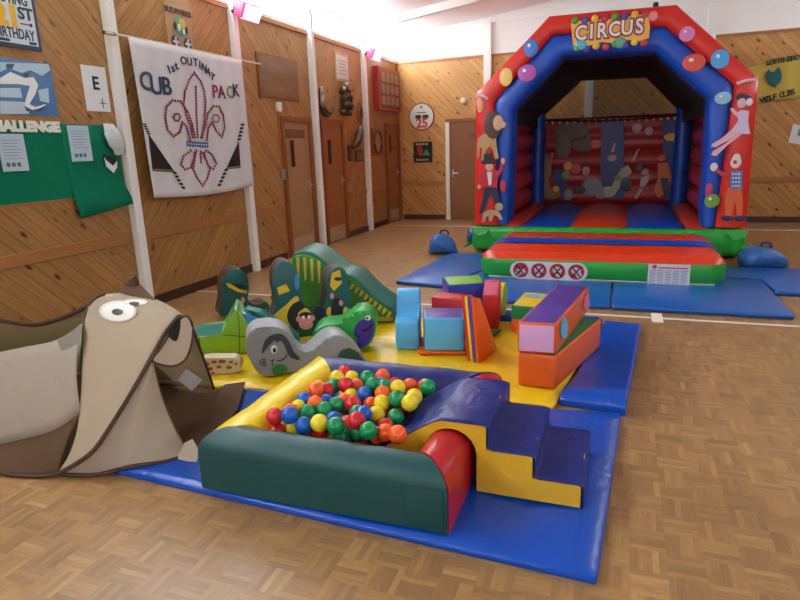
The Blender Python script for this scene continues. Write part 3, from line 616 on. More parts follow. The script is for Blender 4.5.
# arch: red outer ring, blue inner ring, dark lining
OUT = [(2.50, .39), (2.52, 2.17), (3.48, 3.06), (4.965, 3.04), (5.91, 2.15), (5.95, .39)]
MID = [(2.84, .39), (2.78, 2.06), (3.52, 2.83), (4.86, 2.81), (5.66, 2.09), (5.60, .39)]
INN = [(2.98, .39), (3.03, 1.96), (3.66, 2.57), (4.77, 2.55), (5.405, 1.965), (5.45, .39)]
def sub(l, n=8):
    out = []
    for (a, b), (c, d) in zip(l, l[1:]): out += [(a+(c-a)*k/n, b+(d-b)*k/n) for k in range(n)]
    return out+[l[-1]]
def ring(A, Bq, y0, y1, bulge, name, mat, parent, front=True, back=True):
    bm = B(); A, Bq = sub(A), sub(Bq); rows = []; K = 8
    for (ax, az), (bx, bz) in zip(A, Bq):
        row = []
        for k in range(K+1):
            s = k/K; h = math.sqrt(max(0, 1-(2*s-1)**2)); row.append(V((ax+(bx-ax)*s, y0-bulge*h, az+(bz-az)*s)))
        for k in range(K, -1, -1):
            s = k/K; h = math.sqrt(max(0, 1-(2*s-1)**2)); row.append(V((ax+(bx-ax)*s, y1+(bulge*h if back else 0), az+(bz-az)*s)))
        rows.append(row)
    vs = grid(bm, rows, 0, True); bm.faces.new(vs[0]); bm.faces.new(vs[-1][::-1]); return mk(name, bm, mat, parent, True, ang=50)
ring(OUT, MID, CY, CY+.5, .05, 'arch_outer', cred, castle); ring(MID, INN, CY+.02, CY+.5, .05, 'arch_inner', cblue, castle)
# lining tunnel between the front and rear arches, the rear arch, side walls
BO = [(2.62, .39), (2.62, 2.1), (3.5, 2.95), (4.9, 2.94), (5.82, 2.1), (5.84, .39)]
BI = [(2.97, .42), (2.99, 1.93), (3.68, 2.55), (4.76, 2.53), (5.33, 1.94), (5.36, .42)]
ring(BO, BI, 11.55, 11.9, .04, 'rear_arch', cnavy, castle)
bm = B(); rows = []
for y, f in ((CY+.45, 0), (9.6, .3), (10.6, .7), (11.6, 1)): rows.append([V((a+(c-a)*f, y, b+(d-b)*f-.0)) for (a, b), (c, d) in zip(sub(INN), sub(BI)) if b > 1.75])
grid(bm, rows); o = mk('roof_lining', bm, cdark, castle); solid(o, .03, 0)
bm = B(); rows = []
for y, f in ((CY+.45, 0), (11.6, 1)): rows.append([V((a+(c-a)*f, y, b+(d-b)*f)) for (a, b), (c, d) in zip(sub(OUT), sub(BO)) if b > 1.9])
grid(bm, rows); o = mk('rain_cover', bm, cred, castle); solid(o, .02, 0)
for sgn, xo, xi in ((-1, 2.56, 2.94), (1, 5.88, 5.47)):
    bm = B()
    for k in range(5):
        tube(bm, [(xo*.5+xi*.5, y, .56+.32*k) for y in (CY+.4, 9.4, 10.5, 11.55)], .185, 12)
    mk('side_wall', bm, cred, castle, True)
    bm = B(); tube(bm, [(xi+(.06 if sgn < 0 else -.1), 11.35, z) for z in (.4, .9, 1.4, 1.98)], .13, 14); mk('inner_column', bm, cblue, castle, True)
# printed rear wall; some colours deepened to carry the shade under the roof
AY = 11.42
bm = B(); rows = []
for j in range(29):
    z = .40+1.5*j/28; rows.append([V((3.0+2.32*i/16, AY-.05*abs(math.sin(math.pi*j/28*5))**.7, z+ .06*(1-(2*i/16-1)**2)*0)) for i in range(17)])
grid(bm, rows); wallp = mk('rear_wall', bm, vinyl('print_wall_shaded_red', 'a8221c', .35, .3, 4), castle, True); solid(wallp, .05, 1)
aY = AY-.062
def apoly(bm, pts, off=0.0, th=.004): prism(bm, [PY(x, y, aY-off) for x, y in pts], (0, -th, 0))
def aell(bm, x, y, rx, ry, off=0.0):
    c = PY(x, y, aY-off); k = (aY-CAMLOC.y)/FPX; ball(bm, c, 1, (rx*k*1.05, .006, ry*k*1.05), 0, 14, 8)
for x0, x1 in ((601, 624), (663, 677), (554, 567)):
    bm = B(); y0_ = 120 if x0 > 560 else 170; apoly(bm, [(x0, y0_), (x1, y0_-1), (x1, 199), (x0, 199)]); mk('blue_panel', bm, flat('print_shaded_blue', '10307c', .4), wallp)
bm = B(); tube(bm, [PY(x, 120.5-5*((x-540)/138)**2 + 1.2*math.sin((x-540)/138*math.pi), aY) for x in range(540, 680, 6)], .018); mk('top_hem', bm, black, castle, True)
bm = B(); [apoly(bm, [(543+7.2*k, 121-.25*k), (548+7.2*k, 121-.25*k), (545.5+7.2*k, 125-.25*k)], .006) for k in range(19)]; mk('bunting_print', bm, flat('print_cream', 'd8c48a', .4), wallp)
def art(name, col, f): bm = B(); f(bm); mk(name, bm, flat('art_'+col, col, .4), wallp)
def f_(bm): aell(bm, 545, 158, 3.5, 4, .006); aell(bm, 545, 170, 6, 9, .006); apoly(bm, [(551, 166), (554, 152), (551, 153), (549, 165)], .006); aell(bm, 545, 186, 4, 9, .006); aell(bm, 551, 194, 9, 5, .006)
art('monkey_print', '846a40', f_)
def f_(bm): aell(bm, 572, 131, 15, 8, .006); aell(bm, 584, 145, 11, 6, .006); aell(bm, 563, 147, 7, 11, .006); apoly(bm, [(588, 133), (592, 145), (588, 153), (585, 140)], .006)
art('elephant_print', '5c463a', f_)
def f_(bm): aell(bm, 592, 187, 9, 8, .006); aell(bm, 601, 193, 6, 5, .006); aell(bm, 568, 195, 4, 5, .006)
art('grey_animal_print', '8b8fa2', f_)
def f_(bm): apoly(bm, [(612, 186), (616, 176), (622, 168), (628, 165), (632, 172), (624, 180), (618, 190), (613, 197), (604, 197)], .006); apoly(bm, [(611, 152), (614, 143), (616, 143), (614, 152)], .006); aell(bm, 612, 158, 4, 3, .006); aell(bm, 608, 192, 7, 5, .006)
art('horse_print', 'b4aca2', f_)
def f_(bm): aell(bm, 645, 172, 3, 3, .006); apoly(bm, [(641, 178), (650, 174), (648, 182), (643, 188), (640, 186)], .006); apoly(bm, [(634, 198), (640, 188), (643, 189), (637, 199)], .006); apoly(bm, [(632, 160), (637, 150), (640, 148), (634, 161)], .006); aell(bm, 649, 131, 3.5, 3.5, .006); aell(bm, 637, 128, 4, 4, .006); aell(bm, 586, 171, 3.5, 4, .006)
art('clown_print', 'b89a98', f_)
def f_(bm): aell(bm, 662, 158, 3, 3, .006); apoly(bm, [(657, 163), (668, 163), (672, 178), (668, 192), (658, 198), (654, 190), (658, 178)], .006)
art('ringmaster_print', 'c8642e', f_)
def f_(bm): aell(bm, 568, 166, 4, 4, .008); aell(bm, 672, 137, 6.5, 3.5, .008); aell(bm, 556, 189, 3, 3, .008)
art('yellow_balloon_print', 'e0a52c', f_)
def f_(bm): aell(bm, 575, 169, 5, 5, .008); aell(bm, 596, 144, 5, 4, .008)
art('red_balloon_print', 'd8482c', f_)
def f_(bm): aell(bm, 566, 175, 4, 4, .008); aell(bm, 618, 178, 3, 3, .008)
art('green_balloon_print', '7f9a38', f_)
def f_(bm): aell(bm, 626, 184, 5, 6, .01); aell(bm, 640, 168, 3, 4, .01); apoly(bm, [(660, 178), (668, 178), (672, 195), (664, 197)], .01); aell(bm, 579, 190, 6, 4, .01)
art('dark_costume_print', '2a2c4c', f_)
# printed figures on the two pillars and balloons on the arch
fY = CY-.058
def fpoly(bm, pts, off=0.0, th=.006): prism(bm, [PY(x, y, fY-off) for x, y in pts], (0, -th, 0))
def fell(bm, x, y, rx, ry, off=0.0):
    k = (fY-CAMLOC.y)/FPX*1.03; ball(bm, PY(x, y, fY-off), 1, (rx*k, .008, ry*k), 0, 18, 10)
def fig(name, col, f, parent=castle):
    bm = B(); f(bm); return mk(name, bm, flat('fig_'+col, col, .4), parent)
q = fig('lion_print', 'b08a5c', lambda b: fpoly(b, [(478, 138), (484, 134), (492, 133), (496, 138), (497, 148), (499, 158), (495, 160), (493, 150), (490, 146), (486, 150), (484, 160), (481, 160), (482, 148), (480, 148), (479, 158), (477, 158), (477, 144)]))
fig('mane_print', '4a2c22', lambda b: fell(b, 493, 125, 8.5, 13, .004), q); 
def f_(b): fell(b, 498, 123, 5, 7, .009); fell(b, 503, 125, 3.2, 3, .012)
fig('lion_face_print', 'c8a27e', f_, q)
q = fig('ringmaster_coat_print', 'b02434', lambda b: fpoly(b, [(480, 172), (485, 169), (494, 169), (498, 171), (502, 161), (505, 162), (503, 170), (498, 178), (497, 188), (481, 188), (480, 190), (478, 190)], .004))
fig('shirt_print', 'd8d4d2', lambda b: fpoly(b, [(487, 172), (492, 172), (491.5, 184), (489, 186)], .009), q)
fig('trousers_print', '20264a', lambda b: fpoly(b, [(484, 187), (497, 187), (499, 196), (501, 206), (497, 206), (491, 194), (488, 200), (483, 213), (479, 213), (483, 198)], .004), q)
def f_(b): fell(b, 489.5, 167, 4, 4.5, .006); fell(b, 503, 161, 2, 3, .008); fell(b, 479, 187, 2, 2.5, .008)
fig('skin_print', 'd09a80', f_, q)
fig('top_hat_print', '17151c', lambda b: fpoly(b, [(484, 154), (492, 153), (493, 161), (496, 162), (495, 164), (482, 164), (481, 162), (484, 161)], .01), q)
def f_(b): fpoly(b, [(483, 213), (488, 210), (496, 210), (500, 213), (503, 219), (500, 220), (497, 216), (494, 215), (492, 221), (489, 221), (489, 216), (486, 217), (485, 222), (482, 222)], .008); fell(b, 499, 207, 4, 4, .01)
fig('dog_print', 'b39c78', f_)
q = fig('acrobat_dress_print', 'cdbcd8', lambda b: fpoly(b, [(738, 112), (742, 110), (749, 111), (748, 121), (750, 134), (742, 134), (731, 131), (738, 121)], .006))
def f_(b): fpoly(b, [(738, 113), (733, 108), (730, 108), (731, 111), (738, 118)], .006); fell(b, 742, 103, 3.5, 4, .008); fpoly(b, [(731, 130), (738, 133), (729, 140), (716, 147), (711, 147), (712, 144), (722, 138)], .004); fpoly(b, [(738, 133), (742, 134), (728, 145), (716, 156), (711, 155), (713, 151), (726, 143)], .004)
fig('acrobat_limbs_print', 'd8aab8', f_, q)
def f_(b): fell(b, 746, 100, 4, 4, .004); fell(b, 741, 97, 4, 3, .004)
fig('acrobat_hair_print', '3a2a3c', f_, q); fig('hair_flower_print', 'd9d2e0', lambda b: fell(b, 749.5, 102, 2.5, 3, .01), q)
q = fig('clown_trousers_print', 'd2602c', lambda b: fpoly(b, [(728, 188), (741, 188), (743, 203), (742, 217), (737, 217), (735, 201), (731, 217), (725, 217), (725, 200)], .004))
fig('clown_waistcoat_print', '5a76b4', lambda b: fpoly(b, [(731, 171), (742, 171), (742, 189), (730, 189)], .008), q)
def f_(b): fpoly(b, [(731, 172), (731, 177), (722, 177), (715, 171), (717, 168), (723, 172)], .006); fpoly(b, [(742, 171), (745, 175), (743, 180), (741, 178)], .006); fell(b, 731, 158, 3, 5, .005); fell(b, 742, 158, 3, 5, .005)
fig('clown_sleeve_print', 'b02a3e', f_, q)
def f_(b): fell(b, 736, 161, 4.5, 6, .008); fell(b, 714, 167, 3, 3.5, .008)
fig('clown_face_print', 'e2cfc4', f_, q); fig('clown_nose_print', 'c42c2c', lambda b: fell(b, 735, 162, 1.6, 1.6, .014), q)
def f_(b): [fell(b, 733+3*(k % 3), 174+4*(k//3), .8, .8, .015) for k in range(12)]
fig('waistcoat_spots', 'c9d4e4', f_, q)
def f_(b): fell(b, 727, 218, 5, 2.5, .006); fell(b, 741, 218, 5, 2.5, .006)
fig('clown_shoes_print', '20305c', f_, q)
for x, y, rx, ry, col in ((531, 48, 6.5, 7.5, '3a7ac8'), (506, 77, 6, 8, 'e8c468'), (527, 73, 8.5, 7.5, 'b050a8'), (687, 34, 6, 6, 'd478b8'), (694, 62.5, 9, 7, 'd04a3c'), (720, 59, 7, 7.5, '3fa0dc'), (723, 98, 6.5, 5, '8fc0dc'), (712, 201, 6, 6, '6aa03a'), (653, 16, 4, 4, 'e0808c'), (480, 105, 3, 7, 'e0a070'), (503, 186, 3, 6, 'b03444'), (709, 190, 3, 6, 'b03a6a')):
    q = fig('balloon_print', col, lambda b: fell(b, x, y, rx, ry, .0))
    if rx > 5: fig('balloon_shine', 'e6e2e6', lambda b: fell(b, x-rx*.3, y-ry*.35, rx*.22, ry*.22, .012), q)
# CIRCUS sign
gY = CY-.062
bm = B(); prism(bm, [PY(x, y, gY) for x, y in [(571, 24), (578, 21), (590, 22), (604, 19), (618, 20), (632, 16), (648, 15), (650, 27), (649, 38), (640, 41), (628, 40), (614, 43), (602, 42), (588, 46), (573, 46), (572, 36)]], (0, -.012, 0)); sg = mk('circus_sign', bm, flat('sign_amber', 'e2a54a', .4), castle, label='amber panel reading CIRCUS')
ms, ms2 = [], []
for k, ch in enumerate('CIRCUS'):
    x = [581, 591.5, 602, 614.5, 627, 639.5][k]; y = 33.5-.115*(x-581); p = PY(x, y, gY-.016)
    ms.append(text('l', ch, p, (1, 0, -.02), (0, 0, 1), .25, None, 'mesh', bold=.02, sx=.86)); ms2.append(text('l', ch, p-V((0, .006, 0)), (1, 0, -.02), (0, 0, 1), .235, None, 'mesh', bold=.006, sx=.86))
mk('lettering_outline', join_meshes(ms), flat('letter_maroon', '6e2030', .5), sg); mk('lettering', join_meshes(ms2), flat('letter_pink_white', 'e6d2d4', .5), sg)
for k in range(16):
    x, y = ((575+10*k, 20.5-1.0*k+ (k % 2)) if k < 8 else (577+9.6*(k-8), 48-1.0*(k-8)+(k % 2)*2)); col = ['4c9a3c', '4a4a9c', 'd8b03c', 'b83c3c'][k % 4]
    bm = B(); kk = (gY-CAMLOC.y)/FPX; ball(bm, PY(x, y, gY-.01), 1, (3.1*kk, .02, 3.1*kk), 0, 12, 8); mk('sign_balloon', bm, flat('sb_'+col, col, .35), sg, True)
for x, y, col in ((581, 45, '5aa8c0'), (620, 43, '5ca090')):
    bm = B(); ball(bm, PY(x, y, gY-.012), 1, (5.5*kk, .02, 4.5*kk), 0, 14, 8); mk('sign_balloon', bm, flat('sb_'+col, col, .35), sg, True)
bm = B(); tube(bm, [(4.74, 8.75, 3.0), (4.74, 8.75, 3.10)], .03); ball(bm, (4.74, 8.75, 3.11), .035); mk('top_toggle', bm, black, castle, True)
# lacing tapes / shiny seams at the shoulders
bm = B()
for a, b in (((477, 94), (488, 99)), ((737, 84), (755, 80))): tube(bm, [PY(*a, CY-.05), PY((a[0]+b[0])/2, (a[1]+b[1])/2-1, CY-.075), PY(*b, CY-.05)], .022)
mk('shoulder_seam', bm, flat('seam_pale', 'e2b8c0', .3), castle, True)
for sgn, x in ((-1, 2.60), (1, 5.82)):
    bm = B(); prism(bm, [(x-.12, 8.372, .36), (x+.14*(1 if sgn < 0 else 1), 8.372, .36), (x+.1, 8.35, .28), (x-.02, 8.345, .25)], (0, -.01, 0)); mk('green_flap', bm, cgreen, castle)
bm = B(); prism(bm, [(2.50, 8.5, .12), (2.36, 8.38, .06), (2.36, 8.38, .075), (2.5, 8.5, .2)], (0, .05, 0)); mk('tether_strap', bm, cgreen, castle)
bm = B(); prism(bm, [(5.86, 8.42, .13), (6.05, 8.12, .16), (6.1, 8.1, .2), (5.9, 8.42, .2)], (0, .1, 0)); mk('tether_strap', bm, cgreen, castle)
# landing mats round the castle
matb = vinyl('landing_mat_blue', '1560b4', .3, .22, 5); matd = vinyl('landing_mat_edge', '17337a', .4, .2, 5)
G = 'blue landing mats round the bouncy castle'
def mat(name, base, h, lab, cat, grp=None, z0=.002, m=None, bw=.018):
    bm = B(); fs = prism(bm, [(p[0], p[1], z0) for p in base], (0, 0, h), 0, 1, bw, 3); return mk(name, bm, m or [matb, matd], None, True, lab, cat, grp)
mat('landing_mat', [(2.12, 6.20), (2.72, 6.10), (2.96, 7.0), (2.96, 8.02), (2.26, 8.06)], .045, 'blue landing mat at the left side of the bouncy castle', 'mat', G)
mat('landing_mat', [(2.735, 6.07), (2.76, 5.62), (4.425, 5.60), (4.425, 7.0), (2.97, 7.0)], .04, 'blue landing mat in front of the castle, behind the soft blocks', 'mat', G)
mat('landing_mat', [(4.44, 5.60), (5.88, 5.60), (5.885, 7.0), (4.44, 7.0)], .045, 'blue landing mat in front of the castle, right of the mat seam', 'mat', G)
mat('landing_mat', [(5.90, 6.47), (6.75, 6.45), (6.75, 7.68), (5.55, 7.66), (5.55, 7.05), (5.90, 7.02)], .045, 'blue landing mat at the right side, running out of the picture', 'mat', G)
# ballast bags
bagm = vinyl('ballast_blue', '2a62a8', .4, .6, 9, .03); bagd = vinyl('ballast_dark', '182a5c', .5, .5, 9, .03)
def bag(c, ax, sx, sy, sz, lab, handle=True, name='ballast_bag'):
    t = thing(name, lab, 'ballast bag', c, 'blue ballast bags beside the castle'); c = V(c)
    ax = V(ax).normalized(); ay = V((-ax.y, ax.x, 0)); bm = B(); rows = []
    n = 14
    for i in range(n+1):
        s = -1+2*i/n; h = (1-abs(s)**2.6)**.5*.5+.04; w = (1-abs(s)**6)**.5*.5+.06
        hgt = sz*(h*.5+.5*h*(1-.35*s)); row = []
        for k in range(14):
            a = 2*math.pi*k/14; ca, sa = math.cos(a), math.sin(a)
            row.append(c+ax*(s*sx/2)+ay*(w*sy*abs(ca)**.8*math.copysign(1, ca))+ZU*(max(hgt*(1+sa*abs(sa)**-.3 if sa else 1), .0)*.9+.005))
        rows.append(row)
    vs = grid(bm, rows, 0, True); bm.faces.new(vs[0]); bm.faces.new(vs[-1]); mk('bag', bm, bagm, t, True, ang=60)
    if handle:
        top = c+ZU*(sz*.92)+ax*(.02)
        bm = B(); tube(bm, spline([top-ax*.06, top-ax*.04+ZU*.06, top+ax*.04+ZU*.06, top+ax*.06]), .014); mk('handle', bm, bagd, t, True)
    return t
bag((2.10, 8.22, 0), (1, .25, 0), .42, .30, .29, 'blue ballast bag at the left of the bouncy castle')
bag((6.05, 7.89, 0), (1, .25, 0), .50, .34, .25, 'blue ballast bag at the right of the bouncy castle')
bag((2.30, 9.35, 0), (1, .3, 0), .26, .3, .22, 'blue ballast bag half hidden behind the left corner of the castle', False)
# ================================================================== soft play mats
pblue = vinyl('play_mat_blue', '0650c4', .27, .5, 6, .02); pyel = vinyl('play_mat_yellow', 'fdd41c', .3, .55, 6, .02)
MH = .042
def rumpled(base_pts, z0, h, fn=None, n=28, m=28):
    """a soft pad on a quadrilateral base: rounded rim, uneven top"""
    a, b, c, d = [V((p[0], p[1], 0)) for p in base_pts]; bm = B()
    def P(s, t): return (a*(1-s)+b*s)*(1-t)+(d*(1-s)+c*s)*t
    def top(s, t):
        e = min(s, 1-s, t, 1-t); 
        p = P(s, t); z = h*(.72+.28*min(1, e/.02)**.5) + (.004*math.sin(p.x*9+p.y*5)+.003*math.sin(p.y*13-p.x*6))*min(1, e/.05)
        return V((p.x, p.y, z0+z+(fn(s, t, p) if fn else 0)))
    rows = [[top(i/n, j/m) for i in range(n+1)] for j in range(m+1)]
    vs = grid(bm, rows)
    rim = [vs[0][i] for i in range(n+1)]+[vs[j][n] for j in range(1, m+1)]+[vs[m][i] for i in range(n-1, -1, -1)]+[vs[j][0] for j in range(m-1, 0, -1)]
    cx = (a+b+c+d)/4; mid = []; low = []
    for v in rim:
        o = (V((v.co.x, v.co.y, 0))-cx).normalized()*.008
        mid.append(bm.verts.new((v.co.x+o.x, v.co.y+o.y, z0+(v.co.z-z0)*.5))); low.append(bm.verts.new((v.co.x, v.co.y, z0)))
    k = len(rim)
    for A, Bq in ((rim, mid), (mid, low)):
        for i in range(k): bm.faces.new((A[i], Bq[i], Bq[(i+1) % k], A[(i+1) % k]))
    bm.faces.new(low); return bm
mk('play_mat', rumpled([(2.18, 1.985), (4.462, 1.89), (4.53, 3.285), (2.18, 3.005)], .002, MH), pblue, None, True, 'large bright blue soft mat under the ball pit and the steps', 'mat', 'blue soft play mats', ang=60)
def fold(s, t, p):
    front = math.exp(-((t-.05)/.06)**2); return .07*front*(.45+.55*s)+.012*math.exp(-((t-.16+.1*s)/.03)**2)
mk('play_mat', rumpled([(4.20, 3.375), (4.56, 3.32), (4.68, 5.10), (4.405, 5.12)], .002, .046, fold), pblue, None, True, 'bright blue soft mat with a rucked front edge, beside the long orange block', 'mat', 'blue soft play mats', ang=60)
mk('play_mat', rumpled([(3.42, 4.985), (4.37, 5.0), (4.37, 5.16), (3.40, 5.19)], .002, .05), pblue, None, True, 'narrow blue mat edge showing behind the yellow-topped block', 'mat', 'blue soft play mats', ang=60)
mk('play_mat', rumpled([(1.80, 2.99), (4.165, 3.265), (4.36, 4.95), (1.3, 4.8)], .002, MH), pyel, None, True, 'yellow soft mat under the soft blocks and animal shapes', 'mat', ang=60)
ZM = .05
# ================================================================== the ball pit
pit = thing('ball_pit', 'square ball pit of padded green, yellow, navy and red walls', 'ball pit', (3.36, 2.5, ZM))
def pitwall(p0, p1, inward, w, h, name, m, lab=None, r0=.0, r1=.0):
    """padded wall from p0 to p1 along its outer foot, rounded on top and at its ends (radius r0, r1)"""
    p0, p1 = V(p0+(0,)), V(p1+(0,)); L = (p1-p0); ln = L.length; u = L/ln; inw = V(inward+(0,)); bm = B(); rows = []
    sec = [(0, 0), (0, h*.45), (0, h-.085)]+[(.085-.085*math.cos(a), h-.085+.085*math.sin(a)) for a in [math.radians(15*k) for k in range(1, 6)]]
    sec += [(w*.5, h+.004)]+[(w-x, z) for x, z in sec[::-1]]
    st_ = sorted({0, ln, *[r0*(1-math.cos(math.radians(15*k))) for k in range(7)], *[ln-r1*(1-math.cos(math.radians(15*k))) for k in range(7)], *[r0+(ln-r0-r1)*k/14 for k in range(15)]})
    for d in st_:
        drop = 0
        if r0 and d < r0: drop = r0-math.sqrt(max(0, r0*r0-(r0-d)**2))
        if r1 and ln-d < r1: drop = max(drop, r1-math.sqrt(max(0, r1*r1-(r1-ln+d)**2)))
        rows.append([p0+u*(x+d*(ln-2*x)/ln)+inw*x+ZU*(ZM+(min(z, h-drop-(h-z)*.25) if drop else z)+.003*math.sin(d*19+z*9)*(z > .1)) for x, z in sec])
    vs = grid(bm, rows); bm.faces.new(vs[0]); bm.faces.new(vs[-1]); return mk(name, bm, m, pit, True, lab, ang=50)
YW = .215; PW, PH = .19, .262
pg, py, pn, pr = vinyl('pit_green', '044a4e', .45, .2, 5), vinyl('pit_yellow', 'ffdf34', .3, .2, 5), vinyl('pit_navy', '0e2270', .38, .25, 5), vinyl('pit_red', 'c0202c', .3, .2, 5)
px0, px1, py0, py1 = 2.775, 3.922, 1.94, 3.07
e_ = .003
pitwall((px0+e_, py0), (px1-e_, py0), (0, 1), PW, PH, 'padded_wall', pg, 'dark green front wall')
pitwall((px0, py1-e_), (px0, py0+e_), (1, 0), YW, PH, 'padded_wall', py, 'yellow left wall')
pitwall((px1-e_, py1), (px0+e_, py1), (0, -1), PW+.02, PH, 'padded_wall', pn, 'navy blue rear wall')
pitwall((px1, py0+e_), (px1, py1-e_), (-1, 0), PW, PH, 'padded_wall', pr, 'red right wall')
bm = B(); box(bm, px0+YW, px1-PW, py0+PW+.014, py1-PW-.02, ZM, ZM+.02); mk('pit_floor', bm, pn, pit)
bm = B(); box(bm, px1-.17, px1-.02, py0-.006, py0+.0005, ZM+.006, ZM+.185, 0, .004); mk('velcro_flap', bm, pg, pit, True)
# ------------------------------------------------------------------ steps and slide over the red wall
syel, snav = vinyl('step_yellow', 'e2b42a', .45, .15, 5), vinyl('step_navy', '10257a', .36, .5, 8, .015)
st = thing('soft_steps', 'yellow and navy soft steps with a slide bridging the red pit wall', 'soft play steps', (3.97, 2.52, ZM))
S0, S1 = 2.27, 2.77; tz = .10
prof = [(3.54, .17), (3.54, .205), (3.62, .255), (3.70, .31), (3.77, .35), (3.80, .36), (3.995, .36), (3.995, .25), (4.19, .25), (4.19, .15), (4.385, .15), (4.385, ZM), (3.955, ZM)]
arch = [(3.955, .20)]+[(3.8425+.1125*math.cos(a), .221+.109*math.sin(a)) for a in [math.radians(k*18) for k in range(0, 11)]]+[(3.73, .19), (3.63, .17)]
full = prof[:-1]+[(3.955, ZM)]+arch
def sideface(bm, y0, y1):
    """yellow foam body: quads between the outer profile and the foot"""
    pts = [(x, z) for x, z in full]; prism(bm, [(x, y0, z) for x, z in pts], (0, y1-y0, 0), 0, 0, 0)
bm = B(); sideface(bm, S0, S1); mk('foam_body', bm, syel, st)
topl = [(3.535, .19), (3.54, .21), (3.62, .262), (3.70, .317), (3.765, .356), (3.80, .367), (3.90, .369), (3.98, .367), (4.0, .358), (4.0, .31), (4.0, .262), (4.02, .256), (4.17, .257), (4.194, .25), (4.194, .2), (4.196, .162), (4.215, .156), (4.37, .157), (4.39, .148), (4.39, .10), (4.39, ZM)]
bm = B(); rows = []
for j in range(21):
    f = j/20; y = S0-.002+(S1-S0+.004)*f
    rows.append([V((x+(.008 if x in (4.0, 4.194, 4.196, 4.39) else 0), y, z+.004*math.sin(f*14+x*21)*math.sin(math.pi*f))) for x, z in topl])
grid(bm, rows); o = mk('vinyl_cover', bm, snav, st, True, label='navy vinyl treads and slide'); solid(o, .006)
# ------------------------------------------------------------------ balls
BR = .0405
RAW = '350 88 R,420 93 R,310 110 Y,285 103 O,365 112 Y,495 115 O,542 92 B,575 122 O,618 136 B,295 145 G,345 148 R,385 140 O,447 115 G,425 118 G,452 150 G,478 136 B,535 140 R,490 158 G,530 168 Y,610 160 O,658 158 G,712 152 O,680 170 G,580 185 G,622 200 Y,525 213 G,492 210 Y,575 228 Y,555 268 G,480 186 O,180 155 Y,242 150 B,165 172 R,208 176 O,248 172 R,312 185 B,362 185 Y,420 182 B,437 215 O,460 257 Y,372 220 R,308 228 G,225 222 O,262 208 B,192 202 B,145 212 G,88 237 Y,150 245 Y,198 258 G,105 292 B,92 280 Y,40 305 R,160 308 Y,212 328 Y,160 342 B,265 300 B,265 338 G,262 258 G,318 268 R,348 290 O,332 330 G,398 352 G,410 312 G,400 262 G,408 282 B,505 300 R,500 340 O,465 362 O,500 385 O,455 325 O,225 300 O,68 318 R,335 205 O,285 290 R,440 250 R,120 262 O,205 325 R,370 300 R,560 205 O'
items = [(260+int(a)/4, 350+int(b)/4, c) for a, b, c in (q.split() for q in RAW.split(','))]
rng = np.random.default_rng(5)
zi = .285
P = []; D = []; Cc = []
for x, y, c in items:
    p = PZ(x, y, zi-.02 if y > 425 else zi); P.append(p); D.append((p-CAMLOC).normalized()); Cc.append(c)
nv = len(P)
ix0, ix1, iy0, iy1 = px0+YW+BR, px1-PW-BR, py0+PW+.012+BR, py1-PW-.02-BR
for z in (.215, .145):
    gx = np.arange(ix0, ix1, .083); gy = np.arange(iy0, iy1, .083)
    for i, a in enumerate(gx):
        for j, b in enumerate(gy):
            if a > 3.49 and S0-BR < b < S1+BR: continue
            P.append(V((a+rng.uniform(-.01, .01)+(.02 if z < .2 else 0), b+rng.uniform(-.01, .01), z))); Cc.append('RYGBO'[rng.integers(5)])
P = np.array([list(p) for p in P]); D = np.array([list(d) for d in D]); NB = len(P); P0 = P[:nv].copy()
for it in range(900):
    df = P[:, None]-P[None]; ds = np.linalg.norm(df, axis=2)+np.eye(NB)*9; ov = np.maximum(0, 2*BR+.0004-ds)
    mv = (df/ds[..., None]*ov[..., None]*.32).sum(1)
    if it < 500: mv[:nv] = D*(mv[:nv]*D).sum(1)[:, None]*1.6
    P += mv
    P[:, 0] = np.clip(P[:, 0], ix0, None); P[nv:, 0] = np.clip(P[nv:, 0], ix0, ix1)
    P[:, 1] = np.clip(P[:, 1], iy0, iy1); P[:, 2] = np.clip(P[:, 2], ZM+.02+BR, .36)
    bad = (P[:, 0] > 3.54-BR) & (P[:, 1] > S0-BR) & (P[:, 1] < S1+BR) & (P[:, 2] < .235+(P[:, 0]-3.54)*.75+BR)
    P[bad, 0] -= .003; P[:, 0] = np.clip(P[:, 0], ix0, 3.735)
    if it < 860: P[:nv] = P0+np.clip(P[:nv]-P0, -.05, .05)
    P[nv:, 2] -= .0004
col = {'R': ('red', 'cc2430'), 'Y': ('yellow', 'ecd42c'), 'G': ('green', '0f9058'), 'B': ('blue', '1560c4'), 'O': ('orange', 'ee6228')}
proto = {}
for k, (nm, hx) in col.items():
    me = bpy.data.meshes.new('play_ball'); b = bmesh.new(); bmesh.ops.create_uvsphere(b, u_segments=20, v_segments=14, radius=BR); b.to_mesh(me); b.free()
    for p in me.polygons: p.use_smooth = True
    m = flat('ball_'+nm, hx, .25); me.materials.append(m); proto[k] = me
# visible share of each ball from the picture side (a small software depth buffer) decides which of the buried ones to keep
W_, H_ = 600, 330; zb = np.full((H_, W_), 1e9); ib = np.full((H_, W_), -1)
for i in range(NB):
    x, y = project(P[i]); x = (x-240)*2.7; y = (y-350)*2.7; d = np.linalg.norm(P[i]-np.array(CAMLOC)); r = BR/d*FPX*2.7*1.03
    xa, xb, ya, yb = int(max(0, x-r)), int(min(W_, x+r+1)), int(max(0, y-r)), int(min(H_, y+r+1))
    if xa >= xb or ya >= yb: continue
    yy, xx = np.mgrid[ya:yb, xa:xb]; rr = ((xx-x)**2+(yy-y)**2)/r**2; dep = d-BR*np.sqrt(np.maximum(0, 1-rr)); ok = (rr < 1) & (dep < zb[ya:yb, xa:xb])
    zb[ya:yb, xa:xb][ok] = dep[ok]; ib[ya:yb, xa:xb][ok] = i
cnt = np.bincount(ib[ib >= 0], minlength=NB)
